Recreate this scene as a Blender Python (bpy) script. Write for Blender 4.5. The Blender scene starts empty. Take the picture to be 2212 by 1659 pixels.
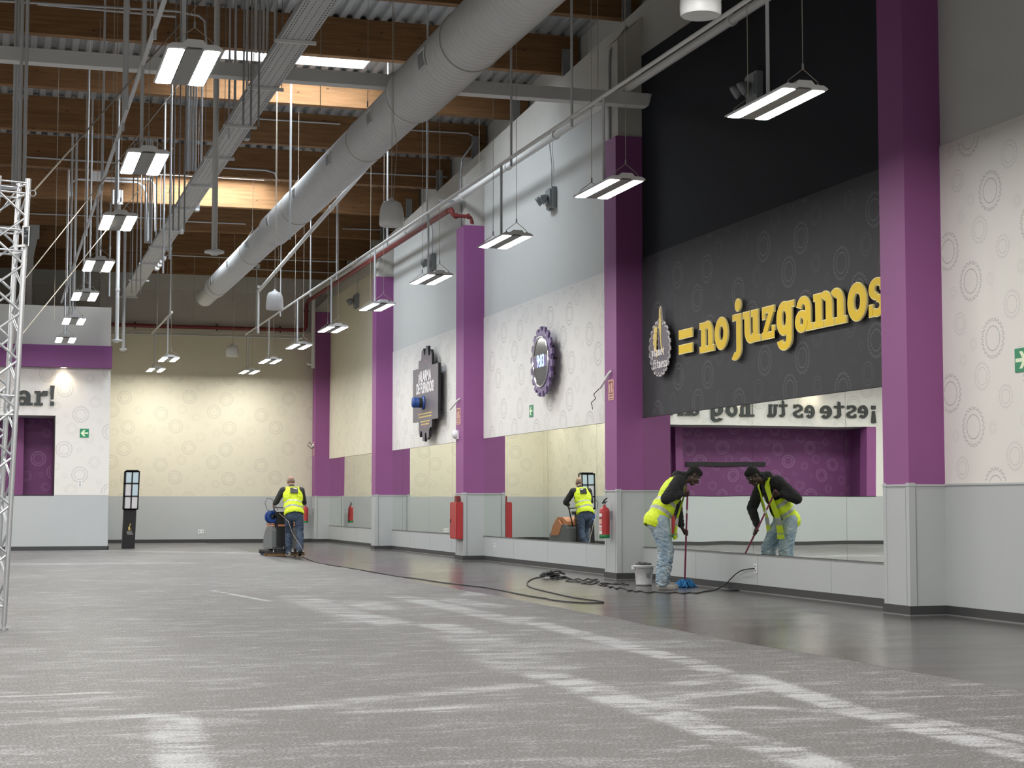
import bpy, bmesh, math, random
from mathutils import Vector, Matrix, noise
random.seed(7)
S = bpy.context.scene
COL = S.collection
PI = math.pi

# ------------------------------------------------------------------ camera
F_PX, CX, CY = 3700.0, 1106.0, 829.5
HZ, XV, EYE = 1086.0, -15.0, 1.18
pitch = math.atan((HZ-CY)/F_PX)
yaw = math.atan((CX-XV)/math.hypot(F_PX, HZ-CY))
fwd = Vector((math.sin(yaw)*math.cos(pitch), math.cos(yaw)*math.cos(pitch), math.sin(pitch)))
rgt = Vector((math.cos(yaw), -math.sin(yaw), 0))
upv = rgt.cross(fwd)
cam_d = bpy.data.cameras.new('camera'); cam = bpy.data.objects.new('camera', cam_d); COL.objects.link(cam)
cam_d.sensor_width = 36; cam_d.lens = F_PX/2212*36; cam_d.clip_end = 300; cam_d.clip_start = .05
m = Matrix((rgt, upv, -fwd)).transposed().to_4x4(); m.translation = Vector((0, 0, EYE))
cam.matrix_world = m
S.camera = cam
# ------------------------------------------------------------------ world, exposure
w = bpy.data.worlds.new('world'); S.world = w; w.use_nodes = True
w.node_tree.nodes['Background'].inputs[0].default_value = (.80, .86, 1, 1)
w.node_tree.nodes['Background'].inputs[1].default_value = 0.12
S.view_settings.view_transform = 'Standard'; S.view_settings.look = 'None'
S.view_settings.exposure = 0.33; S.view_settings.gamma = 1; S.view_settings.use_curve_mapping = False
LENS = 62.0            # brightness of every high bay lens
HALL = 66.0           # watts of each unseen fill lamp added outside the frame
SKYL = 330.0
def lamp(name, loc, size, energy, col=(1, .97, .92), rot=(0, 0, 0), sy=None):
    d = bpy.data.lights.new(name, 'AREA'); d.shape = 'RECTANGLE'; d.size = size; d.size_y = sy or size
    d.energy = energy; d.color = col
    o = bpy.data.objects.new(name, d); COL.objects.link(o); o.location = loc; o.rotation_euler = rot
    return o
# unseen fill lamps added outside the frame, carrying on the high bay rows
for X in (-7.1, -4.2, -1.35, 1.54, 4.38, 7.05):
    for k, Y in enumerate((-7.6, -3.1, 1.3, 5.8, 10.3)):
        lamp('hall_fill_lamp', (X, Y, 4.98), .45, HALL, sy=1.3)
for X in (-9.9, -7.1, -4.2, -1.35):
    for Y in (14.8, 19.3, 23.7, 28.1, 32.4, 36.9, 41.1):
        lamp('hall_fill_lamp', (X, Y, 4.98), .45, HALL, sy=1.3)

# ------------------------------------------------------------------ helpers
def ray(x, y): return fwd*F_PX + rgt*(x-CX) - upv*(y-CY)
EYEP = Vector((0, 0, EYE))
def onx(x, y, X): d = ray(x, y); return EYEP + d*(X/d.x)
def ony(x, y, Y): d = ray(x, y); return EYEP + d*(Y/d.y)
def onz(x, y, Z=0.): d = ray(x, y); return EYEP + d*((Z-EYE)/d.z)

def thing(name, label, cat, loc=(0, 0, 0), group=None):
    o = bpy.data.objects.new(name, None); COL.objects.link(o); o.location = loc; o.empty_display_size = .1
    o['label'] = label; o['category'] = cat
    if group: o['group'] = group
    return o
def tag(o, label, cat, group=None):
    o['label'] = label; o['category'] = cat
    if group: o['group'] = group
    return o
def struct(o): o['kind'] = 'structure'; return o

class MB:
    def __init__(s): s.v = []; s.f = []; s.mi = []; s.sm = []; s.mats = []
    def slot(s, mat):
        if mat not in s.mats: s.mats.append(mat)
        return s.mats.index(mat)
    def add(s, vs, fs, mat, smooth=False):
        b = len(s.v); s.v += [tuple(v) for v in vs]; k = s.slot(mat)
        for f in fs: s.f.append(tuple(b+i for i in f)); s.mi.append(k); s.sm.append(smooth)
    def box(s, a, b, mat):
        x0, x1 = sorted((a[0], b[0])); y0, y1 = sorted((a[1], b[1])); z0, z1 = sorted((a[2], b[2]))
        s.add([(x0,y0,z0),(x1,y0,z0),(x1,y1,z0),(x0,y1,z0),(x0,y0,z1),(x1,y0,z1),(x1,y1,z1),(x0,y1,z1)],
              [(0,3,2,1),(4,5,6,7),(0,1,5,4),(1,2,6,5),(2,3,7,6),(3,0,4,7)], mat)
    def frame(s, o, U, V, N):  # local frame for plane drawing
        s.O, s.U, s.V, s.N = Vector(o), Vector(U), Vector(V), Vector(N)
    def P(s, u, v, n=0.): return s.O + s.U*u + s.V*v + s.N*n
    def prism(s, poly, n0, n1, mat, side=None):      # polygon in the frame, from depth n0 to n1
        a = 0
        for i in range(len(poly)):
            x0, y0 = poly[i]; x1, y1 = poly[(i+1) % len(poly)]; a += x0*y1-x1*y0
        if a < 0: poly = poly[::-1]
        k = len(poly); vs = [s.P(u, v, n0) for u, v in poly]+[s.P(u, v, n1) for u, v in poly]
        s.add(vs, [tuple(range(k, 2*k)), tuple(range(k-1, -1, -1))], mat)
        s.add(vs, [(i, (i+1) % k, k+(i+1) % k, k+i) for i in range(k)], side or mat)
    def strip(s, pts, w, n, mat, close=False, clip=None):  # flat ribbon in the frame
        k = len(pts); L = []
        for i in range(k):
            p = Vector(pts[i]).to_2d(); a = Vector(pts[(i-1) % k] if close or i else pts[i]); b = Vector(pts[(i+1) % k] if close or i < k-1 else pts[i])
            d = (b-a); d = d.normalized() if d.length else Vector((1, 0)); nn = Vector((-d.y, d.x))*w/2
            L.append((p+nn, p-nn))
        for i in range(k if close else k-1):
            q = [L[i][0], L[i][1], L[(i+1) % k][1], L[(i+1) % k][0]]
            if clip:
                if any(not (clip[0] <= c.x <= clip[2] and clip[1] <= c.y <= clip[3]) for c in q): continue
            s.add([s.P(c.x, c.y, n) for c in q], [(0, 1, 2, 3)], mat)
    def tube(s, pts, r, mat, n=8, caps=True):
        pts = [Vector(p) for p in pts]; k = len(pts); rs = r if isinstance(r, (list, tuple)) else [r]*k
        vs = []; prev = None
        for i in range(k):
            d = (pts[min(i+1, k-1)]-pts[max(i-1, 0)]).normalized()
            a = Vector((0, 0, 1)) if abs(d.z) < .9 else Vector((1, 0, 0))
            if prev is not None: a = prev
            u = d.cross(a).normalized(); vv = u.cross(d).normalized(); prev = vv
            for j in range(n):
                t = 2*PI*j/n; vs.append(pts[i]+(u*math.cos(t)+vv*math.sin(t))*rs[i])
        fs = [(i*n+j, i*n+(j+1) % n, (i+1)*n+(j+1) % n, (i+1)*n+j) for i in range(k-1) for j in range(n)]
        s.add(vs, fs, mat, True)
        if caps: s.add(vs[:n], [tuple(range(n-1, -1, -1))], mat); s.add(vs[-n:], [tuple(range(n))], mat)
    def lathe(s, c, prof, mat, n=24, axis=(0, 0, 1)):   # prof: (r, h)
        ax = Vector(axis).normalized(); a = Vector((1, 0, 0)) if abs(ax.x) < .9 else Vector((0, 1, 0))
        u = ax.cross(a).normalized(); vv = ax.cross(u); c = Vector(c); vs = []
        for r, h in prof:
            for j in range(n):
                t = 2*PI*j/n; vs.append(c+ax*h+(u*math.cos(t)+vv*math.sin(t))*max(r, 1e-4))
        k = len(prof)
        s.add(vs, [(i*n+j, i*n+(j+1) % n, (i+1)*n+(j+1) % n, (i+1)*n+j) for i in range(k-1) for j in range(n)], mat, True)
    def bar(s, p0, p1, w, h, mat, up=(0, 0, 1)):
        p0, p1 = Vector(p0), Vector(p1); d = (p1-p0).normalized(); up = Vector(up)
        if abs(d.dot(up)) > .95: up = Vector((0, 1, 0))
        a = d.cross(up).normalized()*w/2; b = a.cross(d).normalized()*h/2
        vs = [p0-a-b, p0+a-b, p0+a+b, p0-a+b, p1-a-b, p1+a-b, p1+a+b, p1-a+b]
        s.add(vs, [(0,3,2,1),(4,5,6,7),(0,1,5,4),(1,2,6,5),(2,3,7,6),(3,0,4,7)], mat)
    def build(s, name, parent=None, kind=None, label=None):
        me = bpy.data.meshes.new(name); off = parent_loc(parent)
        me.from_pydata([(x-off.x, y-off.y, z-off.z) for x, y, z in s.v], [], s.f)
        for mt in s.mats: me.materials.append(mt)
        me.polygons.foreach_set('material_index', s.mi); me.polygons.foreach_set('use_smooth', s.sm); me.update()
        o = bpy.data.objects.new(name, me); COL.objects.link(o)
        if parent: o.parent = parent
        if kind: o['kind'] = kind
        if label: o['label'] = label
        return o
def parent_loc(p):
    v = Vector((0, 0, 0))
    while p is not None: v += p.location; p = p.parent
    return v
def copy_tree(o, parent=None):
    c = o.copy(); COL.objects.link(c); c.parent = parent
    for ch in list(o.children): copy_tree(ch, c)
    return c
def one(name, fn, parent=None, **k):
    b = MB(); fn(b); return b.build(name, parent, **k)

# ------------------------------------------------------------------ materials
def mat(name, col, rough=.6, metal=0., var=.04, scale=3., bump=0., bscale=40., spec=.5, emit=None, es=0.):
    mt = bpy.data.materials.new(name); mt.use_nodes = True; nt = mt.node_tree; b = nt.nodes['Principled BSDF']
    b.inputs['Roughness'].default_value = rough; b.inputs['Metallic'].default_value = metal
    b.inputs['Specular IOR Level'].default_value = spec
    tc = nt.nodes.new('ShaderNodeTexCoord'); nz = nt.nodes.new('ShaderNodeTexNoise'); nz.inputs['Scale'].default_value = scale
    nz.inputs['Detail'].default_value = 4
    nt.links.new(tc.outputs['Object'], nz.inputs['Vector'])
    mx = nt.nodes.new('ShaderNodeMix'); mx.data_type = 'RGBA'
    mx.inputs[6].default_value = (*[max(0, c*(1-var)) for c in col], 1); mx.inputs[7].default_value = (*[min(1, c*(1+var)) for c in col], 1)
    nt.links.new(nz.outputs['Fac'], mx.inputs[0]); nt.links.new(mx.outputs[2], b.inputs['Base Color'])
    if bump:
        n2 = nt.nodes.new('ShaderNodeTexNoise'); n2.inputs['Scale'].default_value = bscale
        nt.links.new(tc.outputs['Object'], n2.inputs['Vector'])
        bp = nt.nodes.new('ShaderNodeBump'); bp.inputs['Strength'].default_value = bump; bp.inputs['Distance'].default_value = .02
        nt.links.new(n2.outputs['Fac'], bp.inputs['Height']); nt.links.new(bp.outputs[0], b.inputs['Normal'])
    if emit:
        b.inputs['Emission Color'].default_value = (*emit, 1); b.inputs['Emission Strength'].default_value = es
    return mt
M = {}
M['white'] = mat('wall_paint_white', (.60, .61, .59), .75, var=.02)
M['cream'] = mat('wall_paint_cream', (.70, .66, .53), .75, var=.02)
M['paint'] = mat('wall_paint_gear_white', (.74, .72, .69), .7, var=.015)
M['greyup'] = mat('wall_paint_upper', (.55, .54, .50), .8, var=.04)
M['dark_up'] = mat('wall_back_grey', (.52, .49, .45), .85, var=.05)
M['lineL'] = mat('gear_line_strong', (.47, .46, .45), .8, var=.02)
M['lineM'] = mat('gear_line_soft', (.60, .585, .56), .8, var=.02)
M['lineS'] = mat('gear_line_faint', (.655, .635, .61), .8, var=.02)
M['clineL'] = mat('gear_line_cream_strong', (.50, .47, .40), .8, var=.02)
M['clineM'] = mat('gear_line_cream_soft', (.60, .565, .46), .8, var=.02)
M['clineS'] = mat('gear_line_cream_faint', (.64, .60, .485), .8, var=.02)
M['black'] = mat('wall_panel_charcoal', (.040, .040, .046), .7, var=.05)
M['navy'] = mat('wall_paint_blue_black', (.004, .007, .014), .8, var=.05)
M['blineL'] = mat('gear_line_on_charcoal', (.13, .13, .14), .7)
M['blineM'] = mat('gear_line_on_charcoal_soft', (.085, .085, .095), .7)
M['blineS'] = mat('gear_line_on_charcoal_faint', (.062, .062, .07), .7)
M['purple'] = mat('column_purple', (.27, .080, .245), .6, var=.04)
M['purplew'] = mat('wall_panel_purple', (.20, .058, .19), .6, var=.04)
M['plineL'] = mat('gear_line_on_purple', (.42, .25, .43), .6)
M['plineM'] = mat('gear_line_on_purple_soft', (.32, .17, .33), .6)
M['plineS'] = mat('gear_line_on_purple_faint', (.25, .12, .26), .6)
M['grey'] = mat('wainscot_grey', (.45, .475, .485), .55, var=.02)
M['greyd'] = mat('wainscot_joint', (.22, .235, .24), .6)
M['skirt'] = mat('skirting_charcoal', (.045, .045, .048), .5, var=.1)
M['silver'] = mat('skirting_edge_strip', (.25, .25, .25), .4, .4)
M['steel'] = mat('painted_steel_white', (.74, .75, .74), .5, var=.03)
M['conduit'] = mat('conduit_grey_white', (.66, .68, .70), .45, .2, var=.05)
M['galv'] = mat('galvanised_steel', (.42, .44, .46), .4, .7, var=.1, scale=8)
M['tray'] = mat('cable_tray_steel', (.55, .56, .57), .5, .3, var=.06)
M['duct'] = mat('duct_white', (.70, .71, .71), .45, .1, var=.03)
M['red'] = mat('fire_red', (.42, .03, .035), .35, var=.06)
M['reddark'] = mat('pipe_dark_red', (.20, .03, .03), .45, var=.08)
M['green'] = mat('sign_green', (.02, .25, .12), .4)
M['glowwhite'] = mat('sign_pale_green', (.75, .85, .62), .5)
M['pink'] = mat('sign_faded_pink', (.72, .42, .36), .5)
M['brownred'] = mat('sign_print_brown', (.25, .08, .07), .5)
M['blackp'] = mat('black_plastic', (.015, .015, .017), .45, var=.1)
M['blackm'] = mat('black_metal', (.02, .02, .022), .35, .3)
M['charletter'] = mat('letter_charcoal', (.030, .036, .036), .5)
M['yellow'] = mat('letter_yellow', (.84, .57, .004), .42, var=.02, spec=.25)
M['yelloww'] = mat('letter_edge_pale', (.90, .80, .38), .4)
M['whitep'] = mat('white_plastic', (.78, .79, .80), .4, var=.02)
M['wire'] = mat('wire_beige', (.45, .41, .34), .6)
M['cable'] = mat('cable_black', (.018, .018, .02), .5)
M['alu'] = mat('truss_aluminium', (.66, .68, .71), .3, .85, var=.04)
M['rubber'] = mat('rubber_black', (.02, .02, .02), .8)
M['orange'] = mat('plastic_orange', (.60, .24, .10), .5)
M['greyp'] = mat('plastic_grey', (.17, .18, .185), .55, var=.08)
M['blue'] = mat('plastic_blue', (.02, .07, .28), .4)
M['mopblue'] = mat('mop_blue', (.015, .17, .42), .8, var=.3, scale=20)
M['pinkred'] = mat('mop_handle_pink', (.30, .045, .12), .4)
M['bucket'] = mat('bucket_grey', (.70, .71, .73), .45, var=.05)
M['bagblack'] = mat('bin_bag_black', (.012, .012, .013), .25, bump=.8, bscale=30)
M['signgrey'] = mat('sign_board_grey', (.135, .12, .145), .5)
M['signpurple'] = mat('sign_purple', (.13, .085, .21), .4)
M['signline'] = mat('sign_line_mauve', (.22, .13, .21), .5)
M['glassdark'] = mat('screen_dark', (.03, .035, .04), .15)
M['chrome'] = mat('clock_rim_mirror', (.75, .75, .78), .12, .9)
M['led'] = mat('led_digits', (.5, .7, 1.), .5, emit=(.30, .50, 1.), es=1.6)
M['glassblue'] = mat('panel_pale_blue', (.55, .68, .74), .25)
M['panelw'] = mat('panel_pale', (.68, .66, .68), .4)
M['handyel'] = mat('logo_yellow', (.72, .55, .16), .5)
M['label'] = mat('label_white', (.80, .77, .78), .5)
M['extgreen'] = mat('extinguisher_green', (.01, .20, .06), .45)
M['zinc'] = mat('spot_grey', (.30, .33, .34), .45, .2)
M['lens'] = mat('high_bay_lens', (1, 1, 1), .5, emit=(1., .975, .93), es=LENS)
M['sky'] = mat('skylight_panel', (.9, .95, 1), .5, emit=(.72, .85, 1.), es=1.15)
M['down'] = mat('downlight_lens', (1, 1, 1), .5, emit=(1., .86, .62), es=12.)
M['zincl'] = mat('high_bay_centre_strip', (.30, .30, .29), .5)
M['eml'] = mat('spot_reflector', (.55, .58, .58), .2, .5)

def wood_mat(name, base):
    mt = bpy.data.materials.new(name); mt.use_nodes = True; nt = mt.node_tree; b = nt.nodes['Principled BSDF']
    b.inputs['Roughness'].default_value = .75; b.inputs['Specular IOR Level'].default_value = .25
    tc = nt.nodes.new('ShaderNodeTexCoord'); mp = nt.nodes.new('ShaderNodeMapping'); mp.inputs['Scale'].default_value = (.6, 6, 9)
    nz = nt.nodes.new('ShaderNodeTexNoise'); nz.inputs['Scale'].default_value = 2.5; nz.inputs['Detail'].default_value = 8
    nt.links.new(tc.outputs['Object'], mp.inputs[0]); nt.links.new(mp.outputs[0], nz.inputs['Vector'])
    cr = nt.nodes.new('ShaderNodeValToRGB'); cr.color_ramp.elements[0].position = .3; cr.color_ramp.elements[1].position = .75
    cr.color_ramp.elements[0].color = (*[c*.72 for c in base], 1); cr.color_ramp.elements[1].color = (*[min(1, c*1.18) for c in base], 1)
    nt.links.new(nz.outputs['Fac'], cr.inputs[0])
    mp2 = nt.nodes.new('ShaderNodeMapping'); mp2.inputs['Scale'].default_value = (1.6, 1, 4.2)
    vo = nt.nodes.new('ShaderNodeTexVoronoi'); vo.inputs['Scale'].default_value = 1.6; vo.inputs['Randomness'].default_value = 1
    nt.links.new(tc.outputs['Object'], mp2.inputs[0]); nt.links.new(mp2.outputs[0], vo.inputs['Vector'])
    kr = nt.nodes.new('ShaderNodeValToRGB'); kr.color_ramp.elements[0].position = .06; kr.color_ramp.elements[1].position = .10
    kr.color_ramp.elements[0].color = (.22, .16, .12, 1); kr.color_ramp.elements[1].color = (1, 1, 1, 1)
    nt.links.new(vo.outputs['Distance'], kr.inputs[0])
    mx = nt.nodes.new('ShaderNodeMix'); mx.data_type = 'RGBA'; mx.blend_type = 'MULTIPLY'; mx.inputs[0].default_value = .85
    nt.links.new(cr.outputs[0], mx.inputs[6]); nt.links.new(kr.outputs[0], mx.inputs[7]); nt.links.new(mx.outputs[2], b.inputs['Base Color'])
    return mt
M['wood'] = wood_mat('glulam_timber', (.27, .142, .062))
M['woodr'] = wood_mat('glulam_timber_reddish', (.36, .165, .095))

def mirror_mat():
    mt = bpy.data.materials.new('mirror_silver'); mt.use_nodes = True; nt = mt.node_tree; b = nt.nodes['Principled BSDF']
    b.inputs['Base Color'].default_value = (.88, .92, .87, 1); b.inputs['Metallic'].default_value = 1; b.inputs['Roughness'].default_value = .0
    tc = nt.nodes.new('ShaderNodeTexCoord'); nz = nt.nodes.new('ShaderNodeTexNoise'); nz.inputs['Scale'].default_value = .9; nz.inputs['Detail'].default_value = 0
    nt.links.new(tc.outputs['Object'], nz.inputs['Vector'])
    bp = nt.nodes.new('ShaderNodeBump'); bp.inputs['Strength'].default_value = .012; bp.inputs['Distance'].default_value = .10
    nt.links.new(nz.outputs['Fac'], bp.inputs['Height']); nt.links.new(bp.outputs[0], b.inputs['Normal'])
    return mt
M['mirror'] = mirror_mat()

# ------------------------------------------------------------------ floor material
def floor_mat():
    mt = bpy.data.materials.new('gym_floor_rubber'); mt.use_nodes = True; nt = mt.node_tree; L = nt.links; b = nt.nodes['Principled BSDF']
    def N(t, **k):
        n = nt.nodes.new(t)
        for a, v in k.items(): setattr(n, a, v)
        return n
    def val(x): return x
    def math_(op, a, c=None, d=None):
        n = N('ShaderNodeMath', operation=op)
        for i, q in enumerate((a, c, d)):
            if q is None: continue
            if isinstance(q, (int, float)): n.inputs[i].default_value = q
            else: L.new(q, n.inputs[i])
        return n.outputs[0]
    def smooth(x, lo, hi, a=0., c=1.):
        n = N('ShaderNodeMapRange', interpolation_type='SMOOTHSTEP'); L.new(x, n.inputs[0])
        for i, q in zip((1, 2, 3, 4), (lo, hi, a, c)): n.inputs[i].default_value = q
        return n.outputs[0]
    tc = N('ShaderNodeTexCoord'); P = tc.outputs['Object']; sx = N('ShaderNodeSeparateXYZ'); L.new(P, sx.inputs[0]); X, Y = sx.outputs[0], sx.outputs[1]
    def noise_(scale, detail=3, vec=None, rough=.55, dim=None):
        n = N('ShaderNodeTexNoise'); n.inputs['Scale'].default_value = scale; n.inputs['Detail'].default_value = detail; n.inputs['Roughness'].default_value = rough
        L.new(vec or P, n.inputs['Vector']); return n.outputs['Fac']
    mp = N('ShaderNodeMapping'); mp.inputs['Scale'].default_value = (.62, 1.7, 1); mp.inputs['Rotation'].default_value = (0, 0, .12); L.new(P, mp.inputs[0]); PS = mp.outputs[0]
    wob = math_('MULTIPLY', math_('SUBTRACT', noise_(1.1, 3), .5), .35)
    # stripped side / freshly mopped side along the mirror wall
    edge = math_('ADD', math_('ADD', X, math_('MULTIPLY', math_('SUBTRACT', noise_(.35, 2), .5), .5)), math_('MULTIPLY', math_('SUBTRACT', noise_(9, 2), .5), .06))
    far = smooth(Y, 33, 37.5, 0, 1)           # where the machine is still working
    lim = math_('ADD', 6.13, math_('MULTIPLY', far, -.15))
    wet = smooth(math_('SUBTRACT', edge, lim), -.03, .03)
    back = smooth(Y, 46.8, 48.4)
    wet = math_('MAXIMUM', wet, math_('MULTIPLY', back, .35))
    # pale adhesive residue bands
    segs = []
    def seg(p, q, wd, st=1.):
        a, c = onz(*p), onz(*q); segs.append((a.x, a.y, c.x, c.y, wd, st))
    seg((857, 1287), (1135, 1347), .22, .8); seg((1150, 1344), (1480, 1427), .17, 1.); seg((1480, 1427), (1640, 1480), .14, .8)
    seg((1604, 1458), (1839, 1533), .16, 1.); seg((1839, 1533), (2300, 1650), .17, 1.1); seg((1900, 1535), (2300, 1615), .10, .9)
    seg((636, 1287), (800, 1345), .30, .5); seg((740, 1322), (860, 1350), .28, .9); seg((920, 1345), (1014, 1367), .22, .8); seg((1014, 1372), (1160, 1450), .35, .55)
    seg((1170, 1454), (1480, 1556), .20, 1.); seg((1470, 1556), (1800, 1659), .16, 1.05)
    seg((1440, 1510), (1671, 1486), .13, .9); seg((1380, 1520), (1560, 1532), .16, .8); seg((1560, 1525), (1770, 1535), .09, .9); seg((1470, 1478), (1590, 1462), .15, .9)
    seg((234, 1550), (740, 1523), .12, .75); seg((740, 1515), (1141, 1481), .16, .6); seg((740, 1540), (1000, 1528), .09, .6); seg((0, 1560), (234, 1552), .14, .5)
    seg((370, 1550), (410, 1680), .17, .9); seg((0, 1505), (244, 1495), .055, 1.); seg((461, 1276), (578, 1298), .05, 1.5); seg((1000, 1402), (1500, 1390), .5, .45)
    seg((1060, 1262), (1020, 1286), .22, .8); seg((960, 1293), (1068, 1310), .25, .8); seg((780, 1300), (830, 1318), .3, .6); seg((1130, 1332), (1110, 1345), .2, .9)
    seg((40, 1186), (600, 1196), .5, .5); seg((0, 1219), (420, 1216), .6, .5)
    tot = None
    for ax, ay, cx, cy, wd, st in segs:
        dx, dy = cx-ax, cy-ay; l = math.hypot(dx, dy); ux, uy = dx/l, dy/l
        t = math_('ADD', math_('MULTIPLY', X, ux), math_('MULTIPLY', Y, uy)); t = math_('SUBTRACT', t, ax*ux+ay*uy)
        s_ = math_('ADD', math_('MULTIPLY', X, -uy), math_('MULTIPLY', Y, ux)); s_ = math_('SUBTRACT', s_, -ax*uy+ay*ux)
        s_ = math_('ABSOLUTE', math_('ADD', s_, math_('MULTIPLY', wob, min(1, wd*2))))
        ds = smooth(s_, wd*.45, wd*1.15, st, 0)
        end = math_('MULTIPLY', smooth(t, -.2, .15), smooth(t, l-.15, l+.25, 1, 0))
        q = math_('MULTIPLY', ds, end); tot = q if tot is None else math_('MAXIMUM', tot, q)
    rough_n = noise_(2.3, 8, PS, .68)
    tot = math_('MULTIPLY', tot, smooth(rough_n, .38, .56, .12, 1.))
    blot = smooth(noise_(1.9, 10, PS, .76), .50, .62)            # loose pale scuffs
    blot2 = smooth(noise_(6.5, 7, PS, .72), .53, .63)
    broad = smooth(noise_(.22, 3), .38, .62)
    speck = smooth(noise_(62, 2), .40, .62)
    pale = math_('MINIMUM', math_('ADD', math_('ADD', math_('MULTIPLY', tot, .75), math_('MULTIPLY', blot, .34)), math_('ADD', math_('MULTIPLY', blot2, .32), math_('MULTIPLY', broad, .14))), 1.)
    pale = math_('ADD', pale, math_('MULTIPLY', math_('SUBTRACT', speck, .5), .55))
    pale = math_('MINIMUM', math_('MAXIMUM', pale, 0.), 1.)
    c1 = N('ShaderNodeMix', data_type='RGBA'); c1.inputs[6].default_value = (.082, .078, .077, 1); c1.inputs[7].default_value = (.37, .38, .395, 1); L.new(pale, c1.inputs[0])
    c2 = N('ShaderNodeMix', data_type='RGBA'); c2.inputs[6].default_value = (.045, .040, .039, 1); c2.inputs[7].default_value = (.115, .105, .10, 1)
    wf = math_('ADD', math_('MULTIPLY', speck, .45), math_('MULTIPLY', noise_(1.6, 5, PS), .35)); L.new(wf, c2.inputs[0])
    c3 = N('ShaderNodeMix', data_type='RGBA'); L.new(wet, c3.inputs[0]); L.new(c1.outputs[2], c3.inputs[6]); L.new(c2.outputs[2], c3.inputs[7])
    L.new(c3.outputs[2], b.inputs['Base Color'])
    rw = math_('ADD', .10, math_('MULTIPLY', noise_(1.1, 3, PS), .20))
    rg = N('ShaderNodeMix'); L.new(wet, rg.inputs[0]); rg.inputs[2].default_value = .55; L.new(rw, rg.inputs[3])
    L.new(rg.outputs[0], b.inputs['Roughness'])
    sp = N('ShaderNodeMix'); L.new(wet, sp.inputs[0]); sp.inputs[2].default_value = .35; sp.inputs[3].default_value = .55; L.new(sp.outputs[0], b.inputs['Specular IOR Level'])
    bp = N('ShaderNodeBump'); bp.inputs['Strength'].default_value = .05; bp.inputs['Distance'].default_value = .01
    L.new(noise_(45, 2), bp.inputs['Height']); L.new(bp.outputs[0], b.inputs['Normal'])
    return mt
M['floor'] = floor_mat()

# ------------------------------------------------------------------ gear pattern (part of the wall's own mesh)
XW, XP, XC = 9.68, 9.65, 9.22
COLY = [(16.07, 16.61), (24.90, 25.44), (33.95, 34.55), (42.40, 42.86), (50.91, 51.40)]
YB, YF = 51.5, 44.2
TILE_W, TILE_H = 2.97, 1.51
GEARS = [(.03, .70, 'L'), (.99, 1.11, 'L'), (1.42, .74, 'L'), (1.81, .11, 'L'), (2.54, 1.19, 'L'), (2.90, .06, 'L'),
         (.68, .62, 'M'), (.34, .30, 'M'), (2.16, .42, 'M'), (2.02, 1.02, 'm'), (1.60, 1.25, 'M'), (.33, 1.20, 'm'), (2.62, .55, 'm'), (1.20, .32, 'm'),
         (.62, .98, 's'), (1.08, .66, 's'), (1.78, .72, 's'), (2.33, .78, 's'), (.70, .16, 's'), (1.45, .08, 's'), (2.28, 1.44, 's'), (.10, .30, 's'), (2.75, .88, 's'), (1.25, 1.44, 's')]
def gears(mb, rect, n, mats, off=(0, 0), sc=1.):
    u0, v0, u1, v1 = rect; tw, th = TILE_W*sc, TILE_H*sc
    for i in range(int((u0-off[0])//tw)-1, int((u1-off[0])//tw)+2):
        for j in range(int((v0-off[1])//th)-1, int((v1-off[1])//th)+2):
            for gx, gy, t in GEARS:
                cx, cy = off[0]+i*tw+gx*sc, off[1]+j*th+gy*sc
                r, ri, lw, mt, nt = {'L': (.205, .125, .0105, mats[0], 22), 'M': (.145, .09, .009, mats[1], 18), 'm': (.12, .07, .009, mats[1], 16), 's': (.065, .035, .008, mats[2], 12)}[t]
                r *= sc; ri *= sc
                if cx < u0-r or cx > u1+r or cy < v0-r or cy > v1+r: continue
                pts = []
                for k in range(nt):
                    a = 2*PI*k/nt; s = 2*PI/nt
                    for da, q in ((0, .875), (.32, .875), (.48, 1.), (.80, 1.)): pts.append((cx+math.cos(a+da*s)*r*q, cy+math.sin(a+da*s)*r*q))
                mb.strip(pts, lw, n, mt, True, rect)
                mb.strip([(cx+math.cos(2*PI*k/36)*ri, cy+math.sin(2*PI*k/36)*ri) for k in range(36)], lw, n, mt, True, rect)
WG = (M['lineL'], M['lineM'], M['lineS']); CG = (M['clineL'], M['clineM'], M['clineS'])
BG = (M['blineL'], M['blineM'], M['blineS']); PG = (M['plineL'], M['plineM'], M['plineS'])

# ------------------------------------------------------------------ floor, walls
b = MB(); b.box((-14, -10, -.1), (10.6, 52.2, 0), M['floor']); struct(b.build('floor'))

ztop = lambda Y: 9.05-.053*(Y-25)         # top of the parapet along the mirror wall
zbeam = lambda Y: 9.37-.053*(Y-25)        # underside of the timber beams
b = MB()
yr = [-10]+[y for c in COLY for y in c]
b.box((XW, -10, 0), (XW+.5, YB, .5), M['greyup'])
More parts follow.
